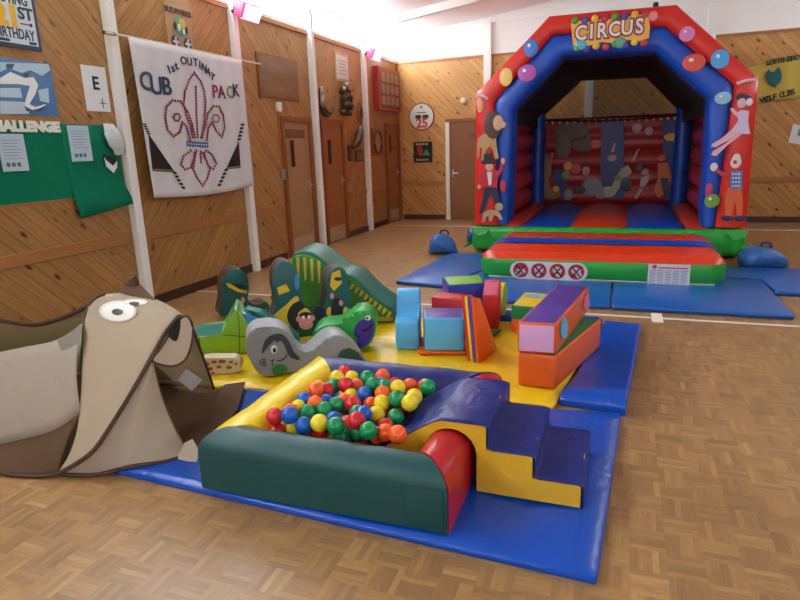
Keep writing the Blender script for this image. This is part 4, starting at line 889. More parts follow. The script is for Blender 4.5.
keep = [i for i in range(NB) if i < nv or cnt[i] > 12 or P[i, 2] > .12]
def zone(p):
    if p[1] < iy0+.09: return 'along the green wall'
    if p[0] < ix0+.09: return 'along the yellow wall'
    if p[1] > iy1-.10: return 'along the navy wall'
    if p[0] > 3.47: return 'beside the navy slide'
    if p[1] < (iy0+iy1)/2: return 'in the front of the heap'
    return 'in the back of the heap'
ordn = ['leftmost', 'second from the left', 'third from the left', 'fourth from the left', 'fifth from the left', 'sixth from the left', 'seventh from the left', 'eighth from the left', 'ninth from the left', 'tenth from the left', 'eleventh from the left', 'twelfth from the left', 'thirteenth from the left', 'fourteenth from the left']
seen = lambda i: cnt[i] > 60
bins = {}
for i in keep: bins.setdefault((Cc[i], zone(P[i]), bool(seen(i))), []).append(i)
for (c, z, s), l in bins.items():
    l.sort(key=lambda i: project(P[i])[0]); nm = col[c][0]
    for k, i in enumerate(l):
        o = bpy.data.objects.new('play_ball', proto[c]) if 'ob'+c not in proto else proto['ob'+c].copy()
        proto.setdefault('ob'+c, o); C.objects.link(o); o.location = P[i].tolist(); WL[o] = V(P[i].tolist())
        if s: lab = ('%s ball %s, %s of the %s ones' % (nm, z, ordn[k], nm)) if len(l) > 1 else 'the one clearly visible %s ball %s' % (nm, z)
        else: lab = '%s ball mostly buried under others, %s' % (nm, z)
        o['label'] = lab; o['category'] = 'ball'; o['group'] = ('%s balls buried %s' % (nm, z)) if not s else 'plastic balls in the ball pit'
# ================================================================== soft blocks
def V_(n, c): return vinyl(n, c, .38, .22, 6)
m_or, m_gr, m_pu, m_pk, m_ye, m_rd, m_nv, m_sk, m_li = V_('block_orange', 'e2601c'), V_('block_green', '1c8250'), V_('block_purple', '573c9c'), V_('block_pink', 'e4b0e2'), V_('block_yellow', 'f0c822'), V_('block_red', 'bf2a2e'), V_('block_navy', '1c34a0'), V_('block_sky', '5ab6f2'), V_('block_lime', '7cc23c')
m_rose = V_('block_rose', 'd66a8c'); m_vio = V_('block_violet', '5a3a98')
BZ = ZM
# long orange block with a green top, and the pink and purple one lying on it
bm = B(); qbox(bm, [(3.93, 3.50), (4.16, 3.48), (4.385, 4.37), (4.15, 4.40)], BZ, .262, (0, 1, 0, 0, 0, 0), .014); mk('soft_block', bm, [m_or, m_gr], None, True, 'long orange soft block with a green top, under the pink-ended block', 'soft block', 'soft play blocks')
t = thing('soft_block', 'long purple-topped soft block with a pink end, lying on the orange block', 'soft block', (4.1, 4.0, .265), 'soft play blocks')
bm = B(); qbox(bm, [(3.925, 3.49), (4.155, 3.50), (4.285, 4.54), (4.05, 4.55)], .265, .458, (0, 1, 2, 0, 0, 0), .014); mk('block', bm, [m_or, m_pu, m_pk], t, True)
side = VP(None, None, pts=((4.158, 3.50, .3), (4.288, 4.54, .3)))
sn = V((4.288-4.158, 4.54-3.5, 0)).normalized(); snn = V((sn.y, -sn.x, 0))
def sidepoly(bm, pts): prism(bm, [side(x, y)+snn*.002 for x, y in pts], snn*.004)
bm = B(); sidepoly(bm, [(563.5, 316), (566, 320), (567.5, 327), (566.5, 335), (564, 338), (561.5, 338), (560, 334), (560, 327), (561.5, 321)]); mk('teardrop_print', bm, flat('print_sky', '58b4e4', .4), t)
bm = B(); sidepoly(bm, [(584, 297), (588, 292), (589, 306), (586, 312), (583, 308)]); mk('pink_print', bm, flat('print_rose', 'd86a86', .4), t)
# green and yellow cube on a small orange block
bm = B(); qbox(bm, [(3.705, 4.57), (3.965, 4.54), (4.02, 4.98), (3.75, 5.02)], BZ, .158, bw=.012); mk('soft_block', bm, m_or, None, True, 'small flat orange soft block under the yellow-topped green block', 'soft block', 'soft play blocks')
t = thing('soft_block', 'green-sided soft block with a yellow top, behind the purple block', 'soft block', (3.84, 4.8, .161), 'soft play blocks')
bm = B(); qbox(bm, [(3.705, 4.56), (3.965, 4.53), (4.02, 4.99), (3.74, 5.03)], .161, .272, (0, 1, 0, 0, 0, 0), .012); mk('block', bm, [m_gr, m_ye], t, True)
bm = B(); prism(bm, [(3.76, 4.86, .273), (3.84, 4.84, .273), (3.93, 4.85, .273), (3.975, 4.92, .273), (3.93, 4.90, .273), (3.86, 4.925, .273), (3.78, 4.93, .273)], (0, 0, .003)); mk('wave_print', bm, flat('print_sky', '', .4) if False else MC['print_sky'], t)
# sky blue chair-shaped block
t = VP((396, 350), (419, 349)); a = V((2.97, 3.925, 0)); u = V((.165, .045, 0)); n = V((-.24, .97, 0)).normalized()
bm = B(); pr_ = [(0, BZ), (-.005, .16), (.0, .262), (.03, .276), (.11, .272), (.125, .30), (.13, .38), (.14, .445), (.17, .468), (.25, .468), (.28, .44), (.30, BZ)]
prism(bm, [a+n*d+ZU*z for d, z in pr_], u, 0, 0, .02, 3); mk('soft_block', bm, m_sk, None, True, 'sky blue soft block shaped like a low chair', 'soft block', 'soft play blocks')
# cube with a sky blue front on a flat orange block
bm = B(); qbox(bm, [(3.16, 3.87), (3.50, 3.945), (3.40, 4.28), (3.06, 4.20)], BZ, .078, (0, 0, 0, 0, 0, 1), .012); mk('soft_block', bm, [m_or, m_gr], None, True, 'flat orange soft block with a green end, under the sky blue cube', 'soft block', 'soft play blocks')
bm = B(); qbox(bm, [(3.21, 3.88), (3.485, 3.945), (3.40, 4.225), (3.11, 4.16)], .081, .325, (0, 1, 2, 0, 0, 3), .014); mk('soft_block', bm, [m_sk, m_pu, m_sk, m_nv], None, True, 'soft cube with a sky blue front and a purple top', 'soft block', 'soft play blocks')
# red, yellow and purple wedge
t = thing('soft_block', 'tall upright wedge block in red, yellow and purple stripes', 'soft block', (3.56, 4.0, BZ), 'soft play blocks')
for k, (f0, f1, mm, nm) in enumerate(((0, .02, m_or, 'orange_face'), (.02, .055, m_vio, 'purple_stripe'), (.055, .08, m_ye, 'yellow_stripe'), (.08, .105, m_rd, 'red_face'))):
    d = V((-.86, .50, 0)); s = V((3.62, 3.80, 0))
    lean = V((.05, .02, 0))
    pts = [s+d*f0+ZU*BZ, s+d*f0+V((.06, .34, 0))+ZU*BZ, s+d*f0+V((-.01, .10, 0))+ZU*(.485-.05*k*0), s+d*f0+V((-.04, .0, 0))+ZU*.52]
    bm = B(); prism(bm, pts, d*(f1-f0)+V((0, 0, -.004*k)), 0, 0, .004, 2); mk(nm, bm, mm, t, True)
bm = B(); qbox(bm, [(3.12, 4.33), (3.42, 4.30), (3.43, 4.46), (3.16, 4.50)], BZ, .37, bw=.015); mk('soft_block', bm, m_rd, None, True, 'red soft block standing behind the sky blue cube', 'soft block', 'soft play blocks')
# navy block with a lime top; red block with a rose top; yellow half disc; green slab
bm = B(); qbox(bm, [(3.20, 4.56), (3.47, 4.70), (3.36, 5.02), (3.06, 4.86)], BZ, .41, (0, 1, 0, 0, 0, 2), .014); mk('soft_block', bm, [m_nv, m_li, m_vio], None, True, 'navy soft block with a lime top and a purple end', 'soft block', 'soft play blocks')
s = V((3.475, 4.565, 0)); e = V((3.595, 4.60, 0)); dp = V((-.02, .22, 0))
bm = B(); A = [s+ZU*BZ, e+ZU*(BZ+.02), e+ZU*.335, s+ZU*.345]
fs = prism(bm, [s+ZU*BZ, s+ZU*.335, s+dp*.6+ZU*.425, s+dp+ZU*.42, s+dp+ZU*BZ], e-s, 0, [0, 1, 1, 0, 0], .01, 3); mk('soft_block', bm, [m_rd, m_rose], None, True, 'red soft block with a sloping rose top beside the navy block', 'soft block', 'soft play blocks')
bm = B(); prism(bm, [V((3.515, 5.0-.12*math.cos(a), BZ+.15+.15*math.sin(a))) for a in [math.radians(k*15-90) for k in range(0, 24)]], (.06, .03, 0), 1, 0, .012); mk('soft_block', bm, [m_ye, m_li], None, True, 'lime and yellow soft disc standing on edge beside the red block', 'soft block', 'soft play blocks')
bm = B(); qbox(bm, [(3.515, 4.36), (3.60, 4.40), (3.63, 4.57), (3.485, 4.53)], BZ, .075, bw=.01); mk('soft_block', bm, m_gr, None, True, 'thin green soft slab on the mat in front of the red block', 'soft block', 'soft play blocks')
# ================================================================== animal shapes
def shape(name, t, plane, pts, depth, mats, bw=.02, off=0.0, lab=None, seg=3, top=None):
    bm = B(); p = [plane(x, y, off) for x, y in pts]
    for q in p: q.z = max(q.z, ZM+.002)
    vec = plane.n*depth
    fs = prism(bm, p, vec, 0, 1 if len(mats) > 1 else 0)
    if bw:
        if len(p) > 14: bmesh.ops.bevel(bm, geom=list({e for f in fs[:2] for e in f.edges}), offset=bw, segments=seg, profile=.5, affect='EDGES', clamp_overlap=True)
        else: bev(bm, fs, bw, seg)
    return mk(name, bm, list(mats), t, True, lab, ang=45)
def decal(name, t, plane, polys, m, off=-.006, th=.004, lab=None):
    if 1 < len(polys) <= 8 and name != 'yellow_teeth': return [decal(name, t, plane, [q], m, off, th, lab) for q in polys][0]
    bm = B()
    for pts in polys:
        if len(pts) == 4 and not isinstance(pts[0], (tuple, list)):
            cx, cy, rx, ry = pts; pts = [(cx+rx*math.cos(a), cy+ry*math.sin(a)) for a in [2*math.pi*k/18 for k in range(18)]]
        prism(bm, [plane(x, y, off) for x, y in pts], plane.n*th)
    return mk(name, bm, m, t, label=lab)
def smooth(pts, n=5, closed=True):
    out = []; k = len(pts)
    for i in range(k):
        p0, p1, p2, p3 = [pts[(i+d) % k] for d in (-1, 0, 1, 2)]
        for j in range(n):
            f = j/n; out.append(tuple(.5*(2*p1[c]+(p2[c]-p0[c])*f+(2*p0[c]-5*p1[c]+4*p2[c]-p3[c])*f*f+(3*p1[c]-p0[c]-3*p2[c]+p3[c])*f**3) for c in (0, 1)))
    return out
a_gr, a_gl, a_gd = vinyl('animal_grey', '8e9298', .45, .2, 6), vinyl('animal_grey_light', 'a3a8aa', .4, .2, 6), flat('animal_mane', '343a48', .5)
a_li, a_te, a_sk = vinyl('animal_lime', '86b832', .45, .2, 6), vinyl('animal_teal', '1f7a70', .36, .25, 6), vinyl('animal_blue', '3f8fd0', .4, .2, 6)
a_wh, a_bk = flat('animal_white', 'e8e8e4', .4), flat('animal_black', '14161c', .45)
a_pu, a_gn = vinyl('animal_purple', '43299a', .4, .3, 9), vinyl('animal_green', '2aa046', .36, .25, 6)
a_dg, a_ye, a_br, a_pk = vinyl('rocker_teal', '0b5c60', .4, .2, 6), flat('rocker_yellow', 'd8b42c', .45), vinyl('rocker_brown', '4a342e', .5, .3, 8), flat('monkey_pink', 'd88c96', .5)
a_dk = flat('rocker_navy', '16202e', .5); a_df = vinyl('dragon_green', '44802c', .42, .2, 6); a_cr = vinyl('giraffe_cream', 'd9cba4', .45, .2, 6); a_sp = flat('giraffe_spots', '8c4f2e', .5)
Gs = 'animal shaped soft play pieces'
# dragon slide
pl = VP((350, 322), (393, 322)); t = thing('dragon_slide', 'long teal-topped wave slide with a yellow-toothed green side, behind the animal shapes', 'soft play slide', (1.9, 4.8, ZM), Gs)
top_ = [(288, 262), (294, 256), (302, 253.5), (311, 255.5), (319, 261), (327, 268), (335, 274), (342, 277), (350, 278), (356, 282), (364, 290), (373, 299), (382, 306), (390, 310)]
prof = top_+[(393, 315), (393, 323), (289, 323)]
shape('body', t, pl, prof, .52, [a_df, a_te], .015)
bm = B(); rows = []
for (x, y) in top_+[(393, 315)]:
    p = pl(x, y); rows.append([p+pl.n*(.02+.50*k/8)+ZU*(.004+.004*math.sin(k*1.7+x*.3)) for k in range(9)])
grid(bm, rows); o = mk('slide_cover', bm, a_te, t, True, label='teal slide surface'); solid(o, .01, 1)
polys = []
for i in range(5):
    x = 289+7*i; polys.append([(x, 256.5+abs(i-1.6)*1.7), (x+3.2, 256+abs(i-1.2)*1.7), (x+3.4, 276+1.5*i), (x+1.6, 278+1.5*i)])
for i in range(9):
    f = i/8; x = 352+37*f; y = 283+28*f; polys.append([(x, y), (x+3, y+2.4), (x-1, y+7), (x-2.4, y+5)])
for i in range(7): polys.append([(378+2.2*i, 317), (379.3+2.2*i, 317), (379.3+2.2*i, 321), (378+2.2*i, 321)])
decal('yellow_teeth', t, pl, polys, flat('dragon_yellow', 'c6b24c', .5))
# standing rockers with a monkey print
pl = VP(None, None, pts=((2.02, 3.95, ZM), (2.46, 4.32, ZM))); t = thing('jungle_rocker', 'tall U-shaped teal and yellow jungle rocker with a pink monkey face', 'soft play rocker', (2.2, 4.1, ZM), Gs)
U_ = smooth([(262, 328), (272, 316), (276, 303), (273, 285), (274, 270), (282, 261), (292, 264), (298, 274), (301, 292), (305, 307), (313, 315), (322, 312), (327, 302), (327, 282), (332, 270), (340, 267), (347, 273), (350, 290), (350, 312), (345, 332), (322, 341), (300, 341), (280, 334)], 4)
shape('panel', t, pl, U_, .20, [a_dg, a_br], .012)
decal('yellow_patch', t, pl, [[(277, 288), (286, 284), (290, 291), (279, 295)], smooth([(264, 327), (274, 315), (287, 304), (296, 296), (299, 301), (291, 309), (287, 318), (293, 329), (300, 334), (288, 335), (274, 331)], 3), (304.5, 315, 6.5, 7), [(330, 286), (332, 273), (340, 270), (342, 283), (334, 291)], (329.5, 312, 3, 5), (346, 312, 3, 5)], a_ye)
decal('dark_leaf', t, pl, [smooth([(291, 306), (300, 301), (305, 307), (298, 313), (297, 322), (301, 329), (292, 327), (287, 317)], 3), (319, 313, 6, 7), (337, 312, 6, 14), (338, 279, 4, 2)], a_dk, -.007)
decal('blue_leaf', t, pl, [(297, 282, 2.6, 8)], a_sk, -.008)
decal('monkey_face', t, pl, [(306, 324, 7, 5.5), (312, 318, 3, 3), (299, 319, 3, 3)], a_pk, -.012, lab='pink monkey face')
decal('monkey_fur', t, pl, [(306, 316, 7, 4)], a_dk, -.010); decal('monkey_eye', t, pl, [(303.5, 317.5, 1.6, 1.8), (309, 317, 1.6, 1.8)], a_wh, -.016)
decal('pink_flower', t, pl, [(332, 296, 2, 3), (341, 303, 2, 3)], a_pk, -.01)
pl = VP(None, None, pts=((1.08, 4.42, ZM), (1.34, 4.70, ZM))); t = thing('jungle_rocker', 'tall round-topped teal rocker end standing at the left behind the spiked shape', 'soft play rocker', (1.15, 4.5, ZM), Gs)
L_ = smooth([(221, 318), (222, 300), (222, 284), (227, 273), (237, 269), (246, 274), (249, 287), (248, 300), (256, 305), (266, 302), (270, 309), (268, 319), (245, 319)], 4)
shape('panel', t, pl, L_, .22, [a_dg, a_br], .012)
decal('dark_leaf', t, pl, [(238, 287, 9, 3.5)], a_dk, -.006); decal('yellow_stripe', t, pl, [[(226, 283), (229, 283), (239, 289), (247, 291), (247, 293.5), (238, 292), (228, 287)]], a_ye, -.009); decal('pink_flower', t, pl, [(243, 300, 2, 3)], a_pk, -.009)
# spiked lime shape
pl = VP((200, 357), (250, 352)); t = thing('spiked_shape', 'lime green soft shape with a tall spike and a teal back, beside the dog tent', 'soft play shape', (1.7, 3.6, ZM), Gs)
shape('body', t, pl, [(190, 358), (190, 338), (223, 334.5), (229, 320), (235, 309), (241, 313), (249, 327), (254, 343), (250, 353), (228, 357)], .34, [a_li, a_te], .012)
decal('seam_line', t, pl, [[(237, 311), (238, 311), (240, 330), (240, 354), (239, 354), (239, 330)], [(199, 337), (200, 337), (200, 357), (199, 357)], [(223, 334.5), (254, 337), (254, 338), (223, 335.5)]], flat('seam_dark', '3c6a2a', .6), -.004)
shape('blue_band', t, pl, [(241, 313), (250, 315), (270, 324), (284, 334), (287, 341), (256, 344), (252, 332)], .2, [a_sk, a_te], .01, .03)
shape('teal_tail', t, pl, [(246, 309), (262, 313), (284, 326), (300, 338), (301, 347), (280, 349), (286, 338), (270, 324)], .14, [a_te, a_te], .01, .06)
# giraffe piece
pl = VP((200, 374), (255, 371)); t = thing('giraffe_shape', 'low cream soft shape with brown giraffe spots lying in front of the lime shape', 'soft play shape', (2.0, 3.3, ZM), Gs)
shape('body', t, pl, smooth([(196, 375), (199, 360), (212, 358), (226, 358), (234, 358), (239, 361), (241, 367), (238, 372), (225, 375)], 3), .10, [a_cr, a_cr], .008)
decal('brown_spots', t, pl, [(207, 364, 2.5, 1.6), (214, 362, 3, 1.5), (222, 361.5, 3.8, 1.9), (231, 362, 2.4, 1.3), (210, 369, 3, 1.7), (219, 367, 2.6, 1.5), (229, 367.5, 3, 1.7), (236, 364, 1.6, 1.2), (203, 361, 1.8, 1.2), (213, 373, 2, 1)], a_sp, -.003)
# grey donkey
pl = VP((262, 377), (345, 367)); t = thing('donkey_shape', 'grey donkey-faced soft shape with a dark mane and green scarf, behind the pit', 'soft play shape', (2.4, 3.5, ZM), Gs)
DK = smooth([(247, 352), (247, 338), (253, 330), (265, 327), (279, 328), (289, 334), (296, 345), (301, 353), (309, 354), (318, 346), (330, 337), (341, 336), (352, 343), (362, 353), (366, 365), (345, 367), (300, 371), (284, 373), (270, 376), (259, 374), (252, 364)], 4)
shape('body', t, pl, DK, .24, [a_gr, a_gl], .014)
decal('mane', t, pl, [smooth([(262, 354), (264, 343), (270, 336), (281, 334), (289, 341), (294, 352), (300, 358), (297, 360), (289, 356), (285, 347), (281, 341), (276, 343), (275, 340), (268, 347)], 3)], a_gd)
decal('eye', t, pl, [(274, 349.5, 3.2, 4.2)], a_wh, -.008); decal('pupil', t, pl, [(274.5, 350.5, 1.8, 2.4)], a_bk, -.012)
def ringp(cx, cy, r, w, a0=0, a1=360, n=20):
    A = [math.radians(a0+(a1-a0)*k/n) for k in range(n+1)]; return [(cx+r*math.cos(a), cy+r*math.sin(a)) for a in A]+[(cx+(r-w)*math.cos(a), cy+(r-w)*math.sin(a)) for a in A[::-1]]
decal('nostril', t, pl, [ringp(263.5, 362.5, 3.6, .8, 20, 330), (264, 362.5, 1.2, 1.4)], a_bk, -.008)
decal('smile', t, pl, [ringp(279, 352, 9, .9, 20, 105), [(271, 360), (274, 359.5), (274, 360.5), (272.5, 361), (273, 366), (272, 366), (271.5, 361)]], a_bk, -.008)
decal('scarf', t, pl, [smooth([(272, 369), (279, 364), (286, 366), (287, 371), (276, 376)], 3)], flat('scarf_green', '2c7a3c', .5), -.008, lab='green scarf')
decal('rear_arch', t, pl, [[(338, 356), (342, 350), (350, 348), (358, 352), (364, 361), (360, 366), (340, 366)]], flat('rear_arch_teal', '1c4a44', .5), -.005)
# green and purple fish
pl = VP((330, 352), (366, 351)); t = thing('fish_shape', 'rounded green soft shape with a smiling purple fish face', 'soft play shape', (2.6, 4.0, ZM), Gs)
FS = smooth([(312, 344), (313, 333), (320, 326), (333, 325), (345, 322), (352, 314), (361, 310.5), (371, 314), (376, 324), (374, 338), (365, 348), (352, 353), (335, 353), (320, 352)], 4)
shape('body', t, pl, FS, .26, [a_gn, a_gn], .028, seg=4)
decal('purple_belly', t, pl, [smooth([(322, 352), (324, 342), (330, 335), (338, 335), (345, 341), (353, 346), (358, 340), (354, 332), (357, 324), (364, 319), (372, 319), (374.5, 326), (372, 337), (363, 347), (350, 352), (335, 352)], 3)], a_pu, -.004, .006)
decal('eye', t, pl, [(368, 318, 2.8, 2.4)], a_wh, -.009); decal('pupil', t, pl, [(367.3, 318.3, 1.3, 1.2)], a_bk, -.012)
decal('mouth', t, pl, [smooth([(361, 330), (368, 327), (372, 322), (371, 328), (365, 332)], 3)], a_bk, -.009); decal('gill', t, pl, [ringp(358, 333, 4, .9, 60, 200)], a_bk, -.009)
# ================================================================== the dog tent
tb, tl, tm, td = cloth('tent_beige', 'd8c8b0', .75, .35, 8, .4), cloth('tent_grey_beige', 'd2c8ba', .75, .35, 8, .4), cloth('tent_mesh', 'b8ae8c', .9, .3, 40, .4), cloth('tent_brown', '6b523e', .85, .35, 8, .2)
thm = flat('tent_hem', '4a3426', .7); tw = cloth('tent_pale', 'ded5c4', .75, .3, 8, .4)
t = tent = thing('dog_tent', 'beige and brown pop-up play tent shaped like a dog with big white eyes', 'play tent', (1.7, 2.4, 0))
ZT = .05
def TP(x, y, Y): 
    p = PY(x, y, Y); return V((p.x, p.y, max(p.z, ZT if p.x > 2.17 else .012)))
A_ = spline([TP(58, 474, 1.86), TP(70, 455, 1.93), TP(78, 430, 2.0), TP(82, 375, 2.12), TP(83, 330, 2.24), TP(88, 306, 2.33)], 20)
H_c = spline([TP(58, 474, 1.86), TP(90, 454, 1.91), TP(110, 427, 1.98), TP(133, 390, 2.08), TP(150, 360, 2.16), TP(166, 332, 2.25), TP(179, 316, 2.32)], 20)
R_c = spline([TP(88, 306, 2.33), TP(98, 297, 2.38), TP(112, 294, 2.42), TP(132, 298, 2.41), TP(155, 304, 2.38), TP(179, 316, 2.32)], 16)
z_ = [A_[0]]*17
bm = B(); coons(bm, A_, H_c, z_, R_c, 0, .05, V((.3, -1, .4)).normalized()); o = mk('hood', bm, tb, t, True, ang=80); solid(o, .005, 0)
# far half of the hood, mirrored over the ridge
far_l = spline([V((1.45, 2.98, .012)), V((1.6, 2.86, .4)), V((1.78, 2.6, .66)), A_[-1]], 20); far_r = spline([TP(214, 389, 2.93), TP(207, 368, 2.83), TP(199, 346, 2.68), TP(193, 329, 2.52), TP(186, 318, 2.38), H_c[-1]], 20)
bm = B(); coons(bm, far_l, far_r, [far_l[0].lerp(far_r[0], k/16) for k in range(17)], R_c, 0, .06, V((-.2, 1, .5)).normalized()); o = mk('hood_far_side', bm, tb, t, True, ang=80); solid(o, .005, 0)
# panel below the hem on the near side
low = [TP(58, 475, 1.86), TP(95, 478, 1.93), TP(130, 475, 1.99), TP(165, 469, 2.08), TP(192, 462, 2.18)]
low = [V((p.x, p.y, ZT if p.x > 2.17 else .012)) for p in low]; rt = spline([low[-1], TP(176, 430, 2.22), TP(163, 400, 2.22), TP(155, 372, 2.19), TP(153, 360, 2.18)], 20)
i0 = 15; Hs = H_c[:i0]+[H_c[i0]]; Hn = spline(Hs, 16)
bm = B(); coons(bm, [p+V((.0, .012, -.006)) for p in spline(H_c[:16], 20)], rt[::1], spline(low, 16)[:17] if False else [H_c[0].lerp(low[-1], k/16)*0+q for k, q in enumerate(spline([H_c[0]]+low[1:], 16))], [spline(H_c[:16], 20)[-1].lerp(rt[-1], k/16) for k in range(17)], 0, .02, V((.3, -1, .2)).normalized()); o = mk('side_panel', bm, tl, t, True, label='grey-beige side panel', ang=80); solid(o, .004, 0)
bm = B(); tube(bm, H_c, .011); mk('hem', bm, thm, t, True, label='dark brown curved hem')
bm = B(); tube(bm, spline([H_c[0]]+low[1:], 20), .010); tube(bm, A_, .008); tube(bm, rt, .006); mk('piping', bm, thm, t, True)
bm = B(); tube(bm, far_r, .008); tube(bm, R_c[:6], .012); mk('frame_edge', bm, thm, t, True)
# nose flap with the black nose
NPp = VP(None, None, pts=(TP(150, 362, 2.15), TP(193, 330, 2.32)))
nf = smooth([(152, 360), (160, 349), (170, 334), (179, 320), (186, 316), (191, 321), (193, 333), (190, 350), (184, 361), (174, 366), (162, 365)], 4)
bm = B(); prism(bm, [NPp(x, y) for x, y in nf], NPp.n*.006); mk('nose_flap', bm, tw, t, label='pale rounded muzzle flap')
bm = B(); tube(bm, [NPp(x, y, -.001) for x, y in nf+nf[:1]], .006, 6); mk('nose_flap_edge', bm, thm, t, True)
bm = B(); prism(bm, [NPp(x, y, -.008) for x, y in smooth([(168, 331), (174, 322), (180, 317.5), (180, 330), (176.5, 341), (170, 338)], 3)], NPp.n*.005); mk('nose', bm, a_bk, t)
# eyes, dark ear
hn = V((.35, -1, .45)).normalized()
def on_hood(x, y):      # drop a picture point on the bulging hood
    best = None
    d = ray(x, y); o = tent_hood_eval; ok, loc, nor, idx = o.ray_cast(CAMLOC-WL[tent], d.normalized()); return (loc+WL[tent], nor) if ok else (None, None)
dg = bpy.context.evaluated_depsgraph_get(); dg.update(); hood_o = [c for c in tent.children if c.name.startswith('hood') and 'far' not in c.name][0]; tent_hood_eval = hood_o.evaluated_get(dg)
def hood_patch(name, pts, m, lift, lab=None):
    bm = B(); vs = []
    cx = sum(p[0] for p in pts)/len(pts); cy = sum(p[1] for p in pts)/len(pts)
    rings = []
    for r in (1, .75, .5, .25):
        rings.append([(cx+(x-cx)*r, cy+(y-cy)*r) for x, y in pts])
    rows = []
    for rg in rings:
        row = []
        for x, y in rg:
            l, n = on_hood(x, y)
            if l is None: l = PY(x, y, 2.36); n = V((0, -1, .3)).normalized()
            if n.dot(l-CAMLOC) > 0: n = -n
            row.append(l+n*lift)
        rows.append(row)
    vs = grid(bm, rows, 0, True); c, n = on_hood(cx, cy)
    bm.faces.new(vs[-1]); o = mk(name, bm, m, t, True, lab); solid(o, .002, 0); return o
el = lambda cx, cy, rx, ry: [(cx+rx*math.cos(a), cy+ry*math.sin(a)) for a in [2*math.pi*k/28 for k in range(28)]]
hood_patch('eye', el(118.5, 312, 19, 10.5), a_wh, .006); hood_patch('pupil', el(118.5, 313, 5.5, 3), a_bk, .010)
hood_patch('eye', [(x, y) for x, y in el(136, 303, 12, 3.2)], a_wh, .005); hood_patch('pupil', el(135, 304.5, 5, 1.6), a_bk, .008)
bm = B(); e = [TP(118, 292, 2.44), TP(124, 286, 2.5), TP(124, 279, 2.52), TP(132, 278, 2.52), TP(136, 287, 2.52), TP(146, 297, 2.46), TP(152, 303, 2.42)]
prism(bm, e, (0, .03, .01)); mk('ear', bm, td, t, label='dark brown ear')
# tunnel body to the left
tp = spline([TP(-70, 372, 2.22), TP(-20, 357, 2.22), (TP(20, 348, 2.22)), TP(57, 340, 2.22), TP(83, 323, 2.24)], 20)
md_ = spline([TP(-70, 455, 1.93), TP(-20, 447, 1.95), TP(20, 440, 1.97), TP(55, 430, 1.99), TP(81, 412, 2.03)], 20)
bt = spline([V((1.25, 1.80, .012)), V((1.5, 1.80, .012)), V((1.75, 1.81, .012)), V((1.9, 1.84, .012)), A_[0]], 20)
def strip(name, lo, hi, m, bulge, lab=None):
    bm = B(); rows = []
    for k in range(9):
        f = k/8; rows.append([a.lerp(b, f)+V((0, -1, .25)).normalized()*(bulge*math.sin(math.pi*f)) for a, b in zip(lo, hi)])
    grid(bm, rows); o = mk(name, bm, m, t, True, lab, ang=80); solid(o, .004, 0); return o
strip('body_panel', md_, tp, tl, .035); strip('body_skirt', bt, md_, td, .02, 'dark brown skirt')
rim = spline([TP(-80, 330, 2.66), TP(-30, 322, 2.68), TP(0, 321, 2.7), TP(33, 325, 2.7), TP(62, 318, 2.62), TP(88, 306, 2.36)], 20)
fb = [V((p.x-.05, 3.0, .012)) for p in rim]
strip('far_panel', fb, rim, tm, .0, 'olive mesh far side'); bm = B(); tube(bm, rim, .014); mk('far_rim', bm, thm, t, True)
bm = B(); tube(bm, bt, .009); mk('ground_hem', bm, thm, t, True)
bm = B(); prism(bm, [TP(57, 341, 2.19), TP(82, 324, 2.21), TP(81, 345, 2.16), TP(75, 378, 2.10)], (0, .004, .001)); mk('mesh_gusset', bm, cloth('gusset', 'a9a99c', .8, .3, 50, .3), t)
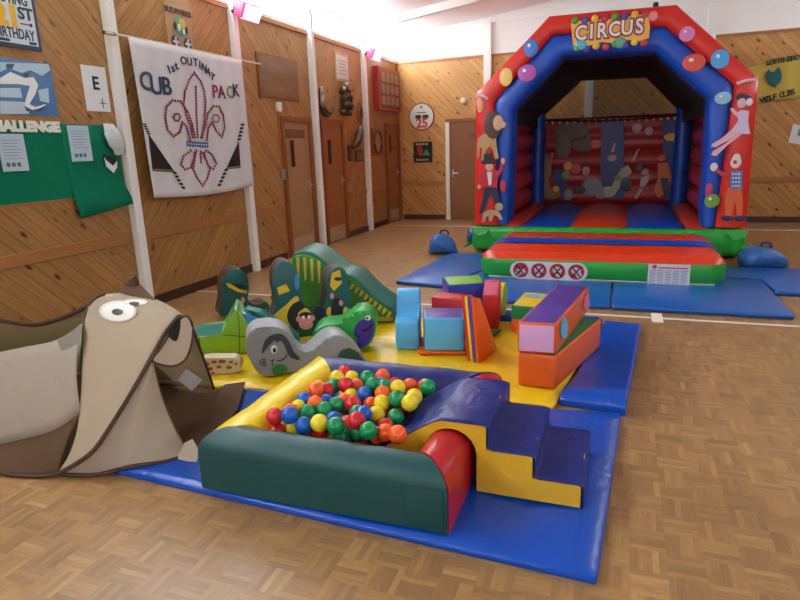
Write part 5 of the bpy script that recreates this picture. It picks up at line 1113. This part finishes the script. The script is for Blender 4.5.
# floor, far wall seen through the opening, label, front lip
bm = B(); prism(bm, [(.95, 1.86, .006), (1.96, 1.90, .006), (2.15, 1.96, .006), (2.15, 2.99, .006), (.9, 3.0, .006)], (0, 0, .004)); prism(bm, [(2.13, 2.0, ZT), (2.5, 2.19, ZT), (2.30, 2.6, ZT), (2.13, 2.99, ZT)], (0, 0, .004)); mk('groundsheet', bm, td, t)
bm = B(); prism(bm, [V((2.30, 2.60, ZT+.006)), V((2.5, 2.2, ZT+.006)), V((2.56, 2.24, ZT+.01)), V((2.47, 2.66, ZT+.02)), V((2.28, 3.02, ZT+.03)), V((2.14, 2.99, ZT+.006))], (0, 0, .004)); mk('door_flap', bm, td, t)
bm = B(); prism(bm, [TP(180, 452, 2.14), TP(176, 460, 2.13), TP(178, 467, 2.12), TP(188, 469, 2.115), TP(197, 464, 2.125), TP(199, 452, 2.145), TP(192, 440, 2.16), TP(184, 444, 2.15)], (0, .004, .004)); mk('corner_lip', bm, tw, t)
def fw_pt(x, y): p = PY(x, y, 2.80); return p+V((0, -.0, 0))
bm = B(); prism(bm, [PY(x, y, 2.70) for x, y in [(178, 380), (186, 369), (202, 380), (192, 391)]], (0, .003, 0)); mk('care_label', bm, flat('label_lilac', 'dcdce8', .6), t)
# patterns made of a few loose pieces: one part each
for o in [o for o in bpy.data.objects if o.type == 'MESH' and o.parent is not None and (o.name.split('.')[0] in ('black_scarf', 'dark_patch', 'pale_patch', 'emblem_wings', 'emblem_feathers', 'scarf_braid', 'star', 'black_marks', 'rule_marks', 'shoulder_seam', 'clown_sleeve_print', 'blue_panel', 'carved_heads', 'printed_emblems') or (o.name.split('.')[0].endswith('_print') and o.parent.name.startswith('rear_wall') and not o.name.startswith('bunting')))]:
    b = bmesh.new(); b.from_mesh(o.data); b.verts.ensure_lookup_table(); seen_ = set(); comps = []
    for v in b.verts:
        if v.index in seen_: continue
        st_ = [v]; comp = set()
        while st_:
            q = st_.pop()
            if q.index in comp: continue
            comp.add(q.index); st_ += [e.other_vert(q) for e in q.link_edges]
        seen_ |= comp; comps.append(comp)
    if len(comps) < 2: b.free(); continue
    for comp in comps:
        c = b.copy(); c.verts.ensure_lookup_table(); bmesh.ops.delete(c, geom=[v for v in c.verts if v.index not in comp], context='VERTS')
        me = bpy.data.meshes.new(o.data.name); c.to_mesh(me); c.free(); me.materials.append(o.data.materials[0])
        n = bpy.data.objects.new(o.name.split('.')[0], me); C.objects.link(n); n.parent = o.parent; n.location = o.location
    b.free(); bpy.data.objects.remove(o)
sc = bpy.context.scene
w = bpy.data.worlds.new('world'); sc.world = w; w.use_nodes = True; w.node_tree.nodes['Background'].inputs[0].default_value = (.75, .85, 1, 1); w.node_tree.nodes['Background'].inputs[1].default_value = 1.0
sc.view_settings.view_transform = 'Standard'; sc.view_settings.look = 'None'; sc.view_settings.gamma = 1; sc.view_settings.exposure = 0.06
